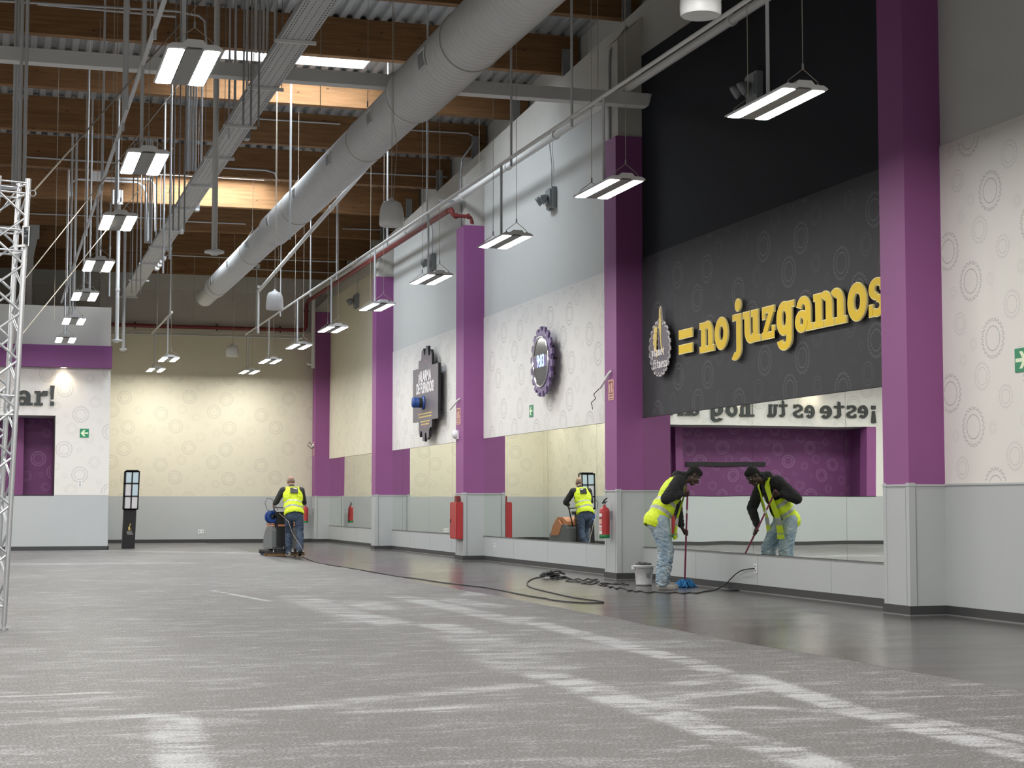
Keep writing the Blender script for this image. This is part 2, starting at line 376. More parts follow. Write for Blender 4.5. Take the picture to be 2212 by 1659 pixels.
# plain upper wall with a sloping top
def slab_yz(b, x0, x1, y0, y1, z0, zt0, zt1, mt):
    b.add([(x0,y0,z0),(x1,y0,z0),(x1,y1,z0),(x0,y1,z0),(x0,y0,zt0),(x1,y0,zt0),(x1,y1,zt1),(x0,y1,zt1)],
          [(0,3,2,1),(4,5,6,7),(0,1,5,4),(1,2,6,5),(2,3,7,6),(3,0,4,7)], mt)
slab_yz(b, XW, XW+.5, -10, YB, .5, ztop(-10), ztop(YB), M['greyup'])
slab_yz(b, XW-.05, XW, -10, YB, ztop(25)-.01-.55+.0, ztop(-10), ztop(YB), M['greyup']) if False else None
bays = [(-10, 16.07), (16.61, 24.90), (25.44, 33.95), (34.55, 42.40), (42.86, 50.91)]
for i, (y0, y1) in enumerate(bays):
    black = i == 1
    up = M['navy'] if black else (M['cream'] if i == 4 else M['white'])
    gm = M['black'] if black else (M['cream'] if i == 4 else M['paint'])
    lines = BG if black else (CG if i == 4 else WG)
    zlow = 1.37 if i == 0 else 2.5
    zblk = 8.22 if black else 7.35 if i == 4 else 7.9
    b.box((XP, y0, zlow), (XW, y1, 5.0), gm)
    b.box((XP+.012, y0, 5.0), (XW, y1, zblk), up)
    b.box((XP, y0, .1), (XW, y1, 1.37 if i == 0 else .5), M['grey'])
    b.frame((XP, 0, 0), (0, -1, 0), (0, 0, 1), (-1, 0, 0))
    gears(b, (-y1+.01, zlow+.01, -(max(y0, 9))-.01, 4.97), .0012, lines, off=(-y1-.35-.5*(i == 0), 1.42-.2*(i == 0)), sc=1.0)
    for k in range(1, 4) if i else (1.13, 2.2):
        yj = y1-(y1-y0)*k/4 if i else 14.4-k+.9
        b.box((XP-.001, yj-.004, .1), (XP, yj+.004, .5 if i else 1.36), M['greyd'])
    if i: b.box((XP-.006, y0, .485), (XW, y1, .5), M['silver'])
    else: b.box((XP-.012, y0, 1.36), (XP, y1, 1.38), M['grey'])
wall_right = struct(b.build('wall_right'))
# low skirting along the wall and round the columns
b = MB()
for y0, y1 in bays:
    b.box((XP-.018, y0, 0), (XW, y1, .10), M['skirt']); b.box((XP-.03, y0, 0), (XP-.018, y1, .012), M['silver'])
struct(b.build('baseboard_right'))

b = MB()
b.box((-14, YB, 0), (XW+.5, YB+.3, 9.4), M['dark_up'])
b.box((2.6, YB-.012, 5.0), (XW, YB, 6.35), M['cream'])
b.box((2.6, YB-.02, 1.37), (XW, YB, 5.0), M['cream']); b.box((2.6, YB-.02, .1), (XW, YB, 1.37), M['grey'])
b.box((-14, YB-.06, 7.52), (XW, YB, 8.35), M['greyup'])
b.frame((0, YB-.02, 0), (1, 0, 0), (0, 0, 1), (0, -1, 0)); gears(b, (2.62, 1.38, XW-.03, 4.94), .0015, CG, off=(.75, -.32))
struct(b.build('wall_back'))
b = MB(); b.box((2.6, YB-.035, 0), (XC, YB-.02, .1), M['skirt']); struct(b.build('baseboard_back'))

# block that sticks out on the left of the far end, with its recessed purple bay
b = MB(); RX0, RX1 = -5.0, 1.45
def fr(x0, z0, x1, z1, mt, y0=YF, y1=YF+.3): b.box((x0, y0, z0), (x1, y1, z1), mt)
fr(-14, 0, 2.77, 1.37, M['grey']); fr(-14, 3.35, 2.77, 6.11, M['greyup']); fr(RX1, 1.37, 2.77, 3.35, M['paint']); fr(-14, 1.37, RX0, 3.35, M['paint'])
fr(-14, 3.35, 2.775, 4.55, M['paint'], YF-.004, YF); fr(RX1, 1.37, 2.775, 3.35, M['paint'], YF-.004, YF)
b.box((2.47, YF+.3, 0), (2.77, YB-.02, 6.11), M['cream']); b.box((2.77, YF+.01, .1), (2.774, YB-.02, 1.37), M['grey']); b.frame((2.772, 0, 0), (0, 1, 0), (0, 0, 1), (1, 0, 0)); gears(b, (YF+.05, 1.4, YB-.05, 4.94), .001, CG, off=(.3, -.2)); b.box((2.47, YF, 1.37), (2.77, YF+.3, 3.35), M['paint'])
b.box((-14, YF+.3, 6.0), (2.47, YB, 6.1), M['dark_up'])
b.box((RX0-.3, YF+1.5, 1.2), (RX1+.3, YF+1.6, 3.5), M['purplew']); b.box((RX0, YF+.3, 1.25), (RX1, YF+1.5, 1.36), M['skirt'])
b.box((RX0-.3, YF+.3, 1.2), (RX0, YF+1.5, 3.5), M['purplew']); b.box((RX1, YF+.3, 1.2), (RX1+.1, YF+1.5, 3.5), M['purplew'])
b.box((RX0, YF+.3, 3.35), (RX1, YF+1.5, 3.45), M['white'])
b.box((RX0, YF-.012, 1.355), (2.76, YF, 1.372), M['blackm']) if False else b.box((RX0, YF-.006, 1.355), (RX1, YF+.3, 1.372), M['blackm'])
b.box((RX1-.03, YF-.003, 1.37), (RX1, YF+.3, 3.35), M['blackm'])
b.box((.44, YF+1.2, 1.25), (.72, YF+1.5, 3.4), M['purple']); b.box((RX0, YF+.02, 1.37), (RX0+.30, YF+.4, 3.35), M['purple'])
b.frame((0, YF-.004, 0), (1, 0, 0), (0, 0, 1), (0, -1, 0)); gears(b, (-6, 3.38, 2.76, 4.53), .0015, WG, off=(.25, .26)); gears(b, (RX1+.01, 1.4, 2.76, 3.38), .0015, WG, off=(.25, .26))
b.frame((0, YF+1.5, 0), (1, 0, 0), (0, 0, 1), (0, -1, 0)); gears(b, (RX0+.05, 1.38, RX1-.03, 3.34), .002, PG, off=(.18, -.1), sc=.92)
struct(b.build('wall_left'))
b = MB(); b.box((-14, YF-.02, 0), (2.79, YF, .1), M['skirt']); b.box((2.77, YF-.02, 0), (2.79, YB-.03, .1), M['skirt']); struct(b.build('baseboard_left'))
b = MB(); b.box((-14, YF-.30, 4.55), (2.79, YF, 5.10), M['purplew']); struct(b.build('trim_1'))
# wall far left and wall behind the camera close the hall
b = MB(); b.box((-14.2, -10, 0), (-14, YB, 11.5), M['white']); struct(b.build('wall_far_left'))
b = MB(); b.box((-14, -10.2, 0), (10.2, -10, 12.2), M['white']); struct(b.build('wall_front'))

# ------------------------------------------------------------------ columns
for i, (y0, y1) in enumerate(COLY):
    b = MB(); zt = 6.92
    b.box((XC, y0, 1.37), (XW, y1, zt), M['purple'])
    um = M['greyup']
    b.box((XC+.05, y0+.03, zt), (XW, y1-.03, 8.45-.053*(y0-25)), um); z8 = 8.45-.053*(y0-25)
    b.box((XC, y0, .10), (XW, y1, 1.37), M['grey'])
    b.box((XC-.012, y0-.012, 1.355), (XW, y1+.012, 1.375), M['grey'])
    # joint covers at the corners
    for yy in (y0, y1): b.box((XC-.006, yy-.006 if yy == y0 else yy-.06, .10), (XC+.07, yy+.06 if yy == y0 else yy+.006, 1.39), M['grey'])
    b.box((XC-.007, y0+.061, .1), (XC-.005, y0+.066, 1.36), M['greyd']); b.box((XC+.071, y0-.0075, .1), (XC+.077, y0-.005, 1.36), M['greyd'])
    b.box((XC-.018, y0-.018, 0), (XW, y1+.018, .10), M['skirt']); b.box((XC-.03, y0-.03, 0), (XP, y1+.03, .010), M['silver'])
    b.add([(XC+.05, y0+.03, z8), (XW, y0+.03, z8), (XW, y1-.03, z8), (XC+.05, y1-.03, z8), (XW, y0+.0, z8+.4), (XW, y1, z8+.4)], [(0, 3, 5, 4), (0, 4, 1), (3, 2, 5)], um)
    struct(b.build('column'))

# ------------------------------------------------------------------ roof
BEAMS = [-8.0+3.1*k for k in range(9)]+[20.25, 23.4, 26.5, 29.65, 32.8, 35.9, 39.0, 42.1, 45.1, 48.1, 51.3]
for k, Y in enumerate(BEAMS):
    zb = zbeam(Y); b = MB()
    b.box((-14, Y, zb), (10.25, Y+.20, zb+.70), M['wood'] if Y < 100 else M['woodr'])
    struct(b.build('ceiling_beam'))
# profiled steel deck, ribs running down the hall, with openings for the skylights
def deck():
    b = MB(); p = .25; x = -14.0; zo = .70
    holes = [(4.0, 6.75, 29.90, 32.4), (3.4, 6.25, 39.3, 41.9)]
    prof = [(0, .0), (.11, .0), (.135, .07), (.225, .07)]
    xs = []
    while x < 10.6:
        xs += [(x+a, h) for a, h in prof]; x += p
    ys = sorted({-10., YB}|{h[2] for h in holes}|{h[3] for h in holes})
    for (xa, ha), (xb, hb) in zip(xs, xs[1:]):
        for ya, yb in zip(ys, ys[1:]):
            xm, ym = (xa+xb)/2, (ya+yb)/2
            if any(h[0] < xm < h[1] and h[2] < ym < h[3] for h in holes): continue
            b.add([(xa, ya, zbeam(ya)+zo+ha), (xb, ya, zbeam(ya)+zo+hb), (xb, yb, zbeam(yb)+zo+hb), (xa, yb, zbeam(yb)+zo+ha)], [(0, 1, 2, 3)], M['galvd'])
    b.add([(-14, -10, zbeam(-10)+.85), (10.7, -10, zbeam(-10)+.85), (10.7, YB+.3, zbeam(YB)+.85), (-14, YB+.3, zbeam(YB)+.85)], [], M['galvd'])
    for x0, x1, y0, y1 in holes:                        # upstands of the skylights
        z0 = min(zbeam(y0), zbeam(y1))+.66; z1 = zbeam((y0+y1)/2)+1.10
        for a, c in (((x0-.02, y0-.02), (x0, y1+.02)), ((x1, y0-.02), (x1+.02, y1+.02)), ((x0, y0-.02), (x1, y0)), ((x0, y1), (x1, y1+.02))):
            b.box((a[0], a[1], z0), (c[0], c[1], z1), M['whitep'])
    return b, holes
M['galvd'] = mat('roof_deck_steel', (.42, .43, .43), .55, .1, var=.15, scale=2)
b, HOLES = deck(); struct(b.build('ceiling'))
# outer closing of the roof edge above the parapet
b = MB(); slab_yz(b, 10.3, 10.6, -10, YB, 7.2, zbeam(-10)+1.2, zbeam(YB)+1.2, M['greyup']); struct(b.build('wall_parapet'))
for k, (x0, x1, y0, y1) in enumerate(HOLES):
    ym = (y0+y1)/2; z = zbeam(ym)+1.10
    t = thing('skylight', ['bright gridded rooflight seen above the nearer sunlit timber beam', 'rooflight hidden above the far sunlit timber beam'][k], 'skylight', ((x0+x1)/2, ym, z))
    one('panel', lambda b: b.box((x0, y0, z), (x1, y1, z+.03), M['sky']), t)
    def grid(b):
        for i in range(int((x1-x0)/.42)+1): b.box((x0+i*.42-.012, y0, z-.03), (x0+i*.42+.012, y1, z-.002), M['steel'])
        for i in range(1, 6): b.box((x0, y0+i*(y1-y0)/6-.012, z-.03), (x1, y0+i*(y1-y0)/6+.012, z-.002), M['steel'])
    one('glazing_bar', grid, t)
    lamp('skylight_daylight', ((x0+x1)/2, ym, z-.04), x1-x0-.1, SKYL if k == 0 else SKYL*1.25, (.86, .93, 1), (0, 0, 0), sy=y1-y0-.1)
# small steel stubs between parapet and deck, seen beside each beam end
for k, Y in enumerate([26.3, 29.45, 32.6, 35.7, 38.8, 41.9, 44.9]):
    b = MB(); z0 = ztop(Y)-.05
    for dx, w2 in ((0, .012), (.13, .012)): b.box((9.86+dx, Y-.06, z0), (9.86+dx+w2, Y+.02, z0+.75), M['galv'])
    b.box((9.872, Y-.03, z0), (9.99, Y-.018, z0+.75), M['galv'])
    o = b.build('steel_stub_post')
    tag(o, 'short galvanised channel post on the parapet, %s' % ['the one nearest the camera', 'second from the camera', 'third from the camera', 'middle one above the clock bay', 'just right of the third column', 'just left of the third column', 'the farthest one'][k], 'post', 'channel posts on the parapet')
# painted cross beam in front of the second column
b = MB(); b.box((-14, 24.05, 7.375), (9.47, 24.20, 7.39), M['steel']); b.box((-14, 23.98, 7.20), (9.42, 24.0, 7.39), M['steel']); b.box((-14, 24.0, 7.20), (9.42, 24.2, 7.215), M['steel'])
b.box((-14, 24.0, 7.375), (9.47, 24.06, 7.39), M['steel'])
b.add([(9.42, 23.98, 7.2), (9.42, 24.2, 7.2), (9.47, 24.2, 7.39), (9.47, 23.98, 7.39)], [(0, 1, 2, 3)], M['steel'])
struct(b.build('steel_cross_beam'))

# ------------------------------------------------------------------ mirrors
seams = {1: [24.90, 23.52, 20.92, 18.30, 16.61], 2: [33.95, 32.3, 29.73, 27.07, 25.44], 3: [42.40, 41.3, 38.62, 36.5, 34.55], 4: [50.91, 49.6, 47.27, 44.9, 42.86]}
bayname = {1: 'under the charcoal slogan wall', 2: 'under the round clock', 3: 'under the alarm board', 4: 'in the bay next to the far corner'}
for i, ss in seams.items():
    for k in range(4):
        y1, y0 = ss[k], ss[k+1]
        def f(b):
            b.box((XP+.016, y0+.003, .505), (XW-.001, y1-.003, 2.495), M['mirror'])
        o = one('wall_mirror', f)
        if i == 1 and k == 1:        # this sheet is glued slightly out of true
            pv = Vector((XW-.002, y0, 1.5)); a_ = math.radians(.06)
            o.data.transform(Matrix.Translation(pv) @ Matrix.Rotation(a_, 4, 'Z') @ Matrix.Translation(-pv))
        tag(o, '%s wall mirror sheet %s' % (['far end', 'second from far', 'second from near', 'near end'][k], bayname[i]), 'mirror', 'mirror sheets along the right wall')

# ------------------------------------------------------------------ high bay lights
def make_high_bay():
    t = thing('high_bay_light', '', 'ceiling light', (0, 0, 0)); L2, W2 = .65, .23
    def housing(b):
        b.frame((0, 0, 0), (1, 0, 0), (0, 0, 1), (0, 1, 0))
        prof = [(-W2, 0), (-W2, .012), (-W2+.045, .038), (-.10, .038), (-.065, .075), (.065, .075), (.10, .038), (W2-.045, .038), (W2, .012), (W2, 0), (.075, 0), (.06, .012), (-.06, .012), (-.075, 0)]
        b.prism(prof, -L2, L2, M['whitep']); b.box((-.066, -L2+.02, -.009), (.066, L2-.02, .0), M['zincl'])
    one('housing', housing, t)
    for s in (-1, 1):
        def lens(b):
            b.frame((s*.148, 0, -.004), (1, 0, 0), (0, 1, 0), (0, 0, -1)); q = .068; h = L2-.02; r = .03
            poly = [(x+math.cos(a)*r, y+math.sin(a)*r) for x, y, a0 in ((q-r, h-r, 0), (-q+r, h-r, 90), (-q+r, -h+r, 180), (q-r, -h+r, 270)) for a in [math.radians(a0+d) for d in (0, 30, 60, 90)]]
            b.prism(poly, -.004, .004, M['lens'], M['whitep'])
        one('lens', lens, t)
    for s in (-1, 1):
        y = s*(L2-.05)
        def hang(b):
            b.tube([(-.15, y, .04), (-.15, y, .075), (0, y, .19), (.15, y, .075), (.15, y, .04)], .0045, M['wire'], 6)
            b.tube([(0, y, .19), (0, y, .24)], .010, M['galv'], 6); b.tube([(0, y, .24), (0, y, 4.2)], .004, M['wire'], 5)
            for x in (-.15, .15): b.tube([(x, y, .035), (x, y, .06)], .012, M['galv'], 6)
        one('hanging_wire', hang, t)
    one('drop_tube', lambda b: b.tube([(-.02, .1, .05), (-.02, .1, 1.15)], .019, M['conduit'], 8), t)
    return t
ord_ = ['nearest', 'second', 'third', 'fourth', 'fifth', 'sixth', 'seventh', 'eighth', 'ninth']
rowR = [(7.05, Y) for Y in (14.68, 19.3, 23.7, 28.1, 32.4, 36.9, 41.25, 45.8, 49.75)]
rowL = [(1.54, Y) for Y in (14.9, 19.35, 23.6, 28.05, 32.3, 36.8, 41.1)]
rowM = [(4.38, 45.95), (4.38, 49.75)]
proto = make_high_bay(); first = True
for row, txt in ((rowR, 'in the row along the mirror wall'), (rowL, 'in the left row by the cable tray'), (rowM, 'of the short pair hanging over the back left')):
    for k, (x, y) in enumerate(row):
        o = proto if first else copy_tree(proto); first = False
        o.location = (x, y, 4.97)
        o['label'] = ('%s twin-lens LED high bay light %s' % (ord_[k] if len(row) > 2 else ('nearer', 'farther')[k], txt)) if len(row) < 9 or k < 8 else 'ninth and farthest twin-lens LED high bay light in the row along the mirror wall'
        o['group'] = 'twin-lens high bay lights'
# wiring tubes above the light rows
def wtube(name, label, cat, pts, r, mt, group=None, n=8, extra=None):
    b = MB(); b.tube(pts, r, mt, n)
    if extra: extra(b)
    return tag(b.build(name), label, cat, group)
def clamps(pts, r, mt):
    def f(b):
        for p, d in pts:
            d = Vector(d); b.tube([Vector(p)-d*.02, Vector(p)+d*.02], r, mt, 8)
    return f
wtube('wiring_trunking', 'long white trunking carrying the light row beside the mirror wall', 'trunking', [(7.03, 9, 6.13), (7.03, 50.4, 6.13)], .025, M['steel'], 'wiring trunkings over the light rows')
wtube('wiring_trunking', 'grey trunking above the left light row near the cable tray', 'trunking', [(1.52, 9, 6.13), (1.52, 43.6, 6.13)], .028, M['conduit'], 'wiring trunkings over the light rows')
wtube('wiring_trunking', 'short white trunking over the pair of lights at the back', 'trunking', [(4.36, 45.0, 6.13), (4.36, 50.9, 6.13)], .03, M['steel'], 'wiring trunkings over the light rows')
poles = [(7.03, 20.6), (7.03, 23.3), (7.03, 28.3), (7.03, 31.4), (7.03, 36.4), (7.03, 39.6), (7.03, 44), (7.03, 48.3), (1.52, 17.9), (1.52, 22.5), (1.52, 27.0), (1.52, 31.7), (1.52, 36.2), (1.52, 40.4), (4.36, 45.5), (4.36, 49.3)]
for k, (x, y) in enumerate(poles):
    side = 'right-hand trunking' if x > 6 else 'left trunking' if x < 3 else 'short back trunking'
    idx = sum(1 for q in poles[:k] if q[0] == x)
    wtube('support_rod', '%s white support rod holding the %s from the roof' % (ord_[idx], side), 'rod', [(x, y, 6.0), (x, y, zbeam(y)+.72)], .018, M['conduit'], 'rods holding the trunkings')

# ------------------------------------------------------------------ duct
def duct():
    t = thing('ventilation_duct', 'big white spiral air duct narrowing in steps toward the back wall', 'duct', (5.6, 30, 6.9))
    zc = lambda Y: 6.95
    secs = [(8.0, 23.6, .395), (23.6, 36.2, .335), (36.2, 46.3, .285), (46.3, 48.4, .245)]
    for k, (a, c, r) in enumerate(secs):
        def f(b):
            prof = []; y = a; st = .145
            nx = secs[k+1][2] if k < 3 else None; end = c-.35 if nx else c
            while y < end:
                prof += [(r, y), (r, y+st*.80), (r+.009, y+st*.86), (r+.009, y+st*.94)]; y += st
            if nx: prof += [(r, end)]+[(nx+(r-nx)*(.5+.5*math.cos(PI*q/8)), end+.35*q/8) for q in range(9)]
            else: prof += [(r, c), (r*.9, c+.05), (.01, c+.07)]
            b.lathe((5.6, 0, zc((a+c)/2)), prof, M['duct'], 48, (0, 1, 0))
        one('duct_section', f, t)
    for Y in (11.2, 14.5, 17.8, 21.1, 24.6, 27.9, 31.3, 34.6, 37.9, 41.2, 44.5):
        r = next(s[2] for s in secs if s[0] <= Y < s[1]); z = zc(Y)
        def f(b):
            for dx, sgn in ((0, 1),):
                for a0 in (184,):
                    for i in range(4):
                        a = math.radians(a0-16+i*8); a2 = math.radians(a0-16+(i+1)*8)
                        q = [(5.6+math.cos(aa)*(r+.012), yy, z+math.sin(aa)*(r+.012)) for aa, yy in ((a, Y), (a2, Y), (a2, Y+.34), (a, Y+.34))]
                        if 1 <= i <= 2 or True: b.add(q, [(0, 1, 2, 3)], M['galv'])
                    for aa in (a0-16, a0+16):
                        aa = math.radians(aa); b.tube([(5.6+math.cos(aa)*(r+.014), Y, z+math.sin(aa)*(r+.014)), (5.6+math.cos(aa)*(r+.014), Y+.34, z+math.sin(aa)*(r+.014))], .012, M['duct'], 6)
                    for yy in (Y, Y+.34): b.tube([(5.6+math.cos(math.radians(a0-16+j*5.33))*(r+.014), yy, z+math.sin(math.radians(a0-16+j*5.33))*(r+.014)) for j in range(7)], .012, M['duct'], 6)
        one('grille', f, t)
    for Y in (14, 20.3, 26.5, 33.0, 39.2, 45.3):
        z = zc(Y); r = next(s[2] for s in secs if s[0] <= Y < s[1])+.015
        def f(b):
            ring = [(5.6+math.cos(a)*r, Y, z+math.sin(a)*r) for a in [2*PI*i/32 for i in range(33)]]; b.tube(ring, .005, M['wire'], 5, False)
            b.tube([(5.6-r*.5, Y, z+r*.87), (5.6, Y, z+r+.2), (5.6+r*.5, Y, z+r*.87)], .005, M['wire'], 5)
            b.tube([(5.6, Y, z+r+.18), (5.6, Y, z+r+.28)], .012, M['galv'], 6); b.tube([(5.6, Y, z+r+.2), (5.6, Y, zbeam(Y)+.72)], .004, M['wire'], 5)
        one('sling', f, t)
duct()

# ------------------------------------------------------------------ cable tray
def tray():
    x0, x1, z = 3.27, 3.65, 6.88; t = thing('cable_tray', 'wide perforated grey cable tray running down the hall left of the duct', 'cable tray', (3.46, 30, z))
    holes = mat('tray_perforation', (.10, .10, .10), .8)
    def f(b):
        b.box((x0, 8, z), (x1, 48.3, z+.004), M['tray']); b.box((x0-.004, 8, z), (x0, 48.3, z+.075), M['tray']); b.box((x1, 8, z), (x1+.004, 48.3, z+.075), M['tray'])
        y = 12.0
        while y < 42:
            for xx, wd in ((x0+.03, .012), (x0+.065, .012), (x1-.065, .012), (x1-.03, .012), (x0+.14, .008), (x0+.22, .008)):
                b.box((xx-wd/2, y, z-.0015), (xx+wd/2, y+.05, z), holes)
            y += .10 if y < 30 else .2
    one('tray_pan', f, t)
    def cab(b):
        for i in range(7): b.tube([(x0+.05+i*.045, 8, z+.022), (x0+.05+i*.045+.01*math.sin(i), 48.2, z+.022)], .014, M['whitep'] if i % 3 else M['cable'], 6)
    one('cables', cab, t)
    for k, Y in enumerate([15.9, 18.3, 20.7, 23.2, 25.7, 28.2, 30.8, 33.3, 36.0, 38.6, 41.3, 44.5, 48.2]):
        def f(b):
            b.box((x0-.06, Y-.02, z-.042), (x1+.07, Y+.02, z-.002), M['steel'])
            for xx in (x0-.035, x1+.045): b.tube([(xx, Y, z-.05), (xx, Y, zbeam(Y)+.72)], .005, M['galv'], 5)
        one('bracket', f, t)
    for k, Y in enumerate([26.5, 33.4, 36.3, 38.9]):
        one('junction_box', lambda b: (b.box((x1+.012, Y, z-.02), (x1+.09, Y+.22, z+.13), M['galv'])), t)
    for k, Y in enumerate([40.2, 40.8, 41.4, 42]):
        one('gland', lambda b: b.box((x1+.006, Y, z-.05), (x1+.1, Y+.3, z+.02), M['whitep']), t)
tray()
# bundles of vertical conduits dropping onto the tray
bl = ['nearest', 'middle', 'farthest']
for k, Y in enumerate((21.7, 29.9, 38.6)):
    for j in range(5):
        x = 3.12+j*.048+(.05 if j == 4 else 0)
        wtube('conduit', '%s conduit of the %s bundle dropping onto the cable tray' % (['first', 'second', 'third', 'fourth', 'fifth'][j], bl[k]), 'conduit', [(x, Y, 6.95), (x, Y, zbeam(Y)+.72)], .0165, M['conduit'], 'conduits dropping onto the cable tray')
    for j in range(3):
        x = 2.72+j*.09
        wtube('hanger_rod', '%s thin rod beside the %s conduit bundle' % (['left', 'middle', 'right'][j], bl[k]), 'rod', [(x, Y-1.8, 5.6), (x, Y-1.8, zbeam(Y-1.8)+.72)], .012, M['galv'], 'thin rods beside the conduit bundles')

# vertical drops elsewhere: (px, py bottom, depth Y, radius, label, disc)
def drop(name, label, cat, px, py, Y, r, mt, disc=None, group=None, ptop=None):
    p = ony(px, py, Y)
    b = MB(); zt = zbeam(Y)+.72 if ptop is None else ony(px, ptop, Y).z
    t = thing(name, label, cat, (p.x, p.y, p.z), group)
    one('tube', lambda b: (b.tube([(p.x, p.y, p.z), (p.x, p.y, zt)], r, mt, 10), b.tube([(p.x, p.y, p.z+1.2), (p.x, p.y, p.z+1.26)], r*1.25, mt, 10)), t)
    if disc: one('sensor_disc', lambda b: b.lathe((p.x, p.y, p.z-.05), [(.01, -.03), (.05, -.03), (.08, 0), (disc, .005), (disc, .035), (disc*.6, .05), (.03, .06), (.01, .06)], M['whitep'], 24), t)
    return t
drop('sensor_pole', 'thick white ceiling pole ending in a round sensor left of the duct', 'sensor', 463, 540, 26, .045, M['steel'], .15)
drop('sensor_pole', 'white pole with small round sensor at the corner of the left block', 'sensor', 252, 733, 43, .05, M['steel'], .14)
drop('sensor_pole', 'slimmer pole with tiny disc just right of the left block corner', 'sensor', 266, 752, 45.5, .045, M['conduit'], .10)
dl = [(27, 402, 24.6, .020, 'outermost grey pipe of the cluster above the truss tower'), (33, 402, 24.6, .020, 'second grey pipe of the cluster above the truss tower'),
      (41, 402, 23.8, .026, 'third, brighter pipe of the cluster above the truss tower'), (52, 402, 23.8, .026, 'rightmost, brighter pipe of the cluster above the truss tower')]
for px, py, Y, r, lb in dl: drop('pipe', lb, 'pipe', px, py, Y, r, M['conduit'], group='pipes above the truss tower')
others = [(272, 238, 20.5, .026, 'grey pole passing in front of the cross beam left of the nearest left light'), (311, 150, 20.5, .026, 'grey pole reaching the sloping trunking by the cross beam'),
          (216, 590, 34, .018, 'slim grey pole hanging right of the guy wire'), (193, 640, 34, .02, 'slim grey pole in front of the far timber beams'),
          (160, 640, 36, .02, 'pale pole left of the sixth left light'), (150, 690, 38, .024, 'pale pole ending above the partition top'),
          (236, 640, 44, .022, 'thin grey pole in front of the grey far wall'), (352, 590, 33, .02, 'thin grey pole crossing the bright orange beam'),
          (366, 560, 31, .02, 'second thin grey pole crossing the bright orange beam'), (558, 720, 44.8, .03, 'white pipe bending down at the end of the drain pipe'),
          (1308, 375, 19.1, .0, ''), (494, 300, 26, .016, 'thin grey rod right of the nearest left light'), (507, 290, 27, .018, 'second thin grey rod right of the nearest left light'),
          (532, 262, 27, .018, 'third thin grey rod left of the perforated tray'), (254, 430, 33, .022, 'grey rod above the white beam box')]
for px, py, Y, r, lb in others:
    if r:
        if px == 558: drop('pipe', lb, 'pipe', px, py, Y, r, M['steel'], ptop=628)
        else: drop('pipe', lb, 'pipe', px, py, Y, r, M['conduit'])
# thin hanging wires
for k, (px, py, Y, lb) in enumerate([(117, 690, 30, 'fine wire hanging in front of the far timber beams'), (240, 500, 28, 'fine wire right of the guy rope'), (548, 165, 20, 'fine wire left of the cable tray'),
        (692, 240, 26, 'fine wire in front of the first sunlit beam'), (1035, 400, 33, 'fine wire above the trunking near the column with red pipe'), (1268, 320, 28, 'wire dropping along the upper wall right of the middle bay'),
        (1292, 225, 26, 'wire ending at the cross beam near the second column'), (1606, 200, 14.2, ''), (505, 700, 46, 'fine wire of the farthest speaker'), (418, 700, 49, 'fine wire left of the duct end'), (360, 720, 48, 'fine wire over the back pair of lights')]):
    if lb:
        p = ony(px, py, Y); wtube('hanging_wire', lb, 'wire', [p, (p.x, p.y, zbeam(Y)+.72)], .006, M['wire'], n=5)

# sloping pipes along the hall
def sl(name, label, cat, a, c, r, mt, rings=(), n=12, group=None):
    a, c = Vector(a), Vector(c); t = thing(name, label, cat, a, group)
    one('tube', lambda b: b.tube([a, c], r, mt, n), t)
    for f in rings:
        p = a.lerp(c, f); d = (c-a).normalized()
        one('joint', lambda b: b.tube([p-d*.04, p+d*.04], r*1.25, mt, n), t)
    return t
p0 = ony(985, 140, 25.0); p1 = ony(558.6, 629, 44.8)
dv = (p1-p0)/(44.8-25.0); p00 = p0-dv*5
sl('drain_pipe', 'white pipe sloping down the hall just right of the big duct', 'pipe', p00, p1, .045, M['steel'], (.25, .42, .6, .8))
sl('rain_pipe', 'thick grey rain pipe running high along the mirror wall', 'pipe', (9.10, 10, 7.46), (9.10, 50.75, 7.46), .062, M['steel'], (.12, .25, .36, .43, .5, .58, .7, .85), 16)
wtube('rain_pipe_drop', 'vertical white pipe dropping from the rain pipe in the far corner', 'pipe', [(9.10, 50.72, 7.46), (9.10, 50.72, 6.6), (9.10, 50.72, 5.2)], .055, M['steel'], n=12, extra=lambda b: b.tube([(9.1, 50.72, 5.3), (8.9, 50.6, 5.32)], .03, M['steel']))
# red fire main
t = thing('fire_main', 'dark red fire main along the back wall turning up in the corner', 'pipe', (6, 51.3, 6.4))
one('pipe_run', lambda b: b.tube([(2.9, 51.34, 6.40), (8.85, 51.34, 6.40), (8.93, 51.34, 6.42), (8.98, 51.32, 6.50), (8.98, 51.3, 7.05), (8.98, 51.26, 7.18), (8.98, 51.1, 7.26), (8.98, 34.3, 7.26)], .055, M['reddark'], 12), t)
for x in (3.9, 6.3, 8.2): one('pipe_clip', lambda b: (b.tube([(x, 51.34, 6.30), (x, 51.34, 6.50)], .018, M['blackm'], 6), b.box((x-.03, 51.34, 6.47), (x+.03, 51.49, 6.50), M['blackm'])), t)
one('riser_flange', lambda b: b.tube([(8.98, 51.3, 6.95), (8.98, 51.3, 7.0)], .08, M['reddark'], 12), t)
t = thing('sprinkler_riser', 'dark red pipe bending down into the top of the third column', 'pipe', (9.1, 34.2, 7.0))
one('pipe_run', lambda b: b.tube([(8.98, 34.3, 7.26), (8.98, 34.05, 7.26), (8.98, 34.0, 7.22), (8.98, 34.0, 7.16), (9.02, 34.0, 7.11), (9.30, 34.0, 7.11), (9.38, 34.0, 7.08), (9.40, 34.0, 7.0), (9.40, 34.05, 6.90)], .042, M['reddark'], 10), t)
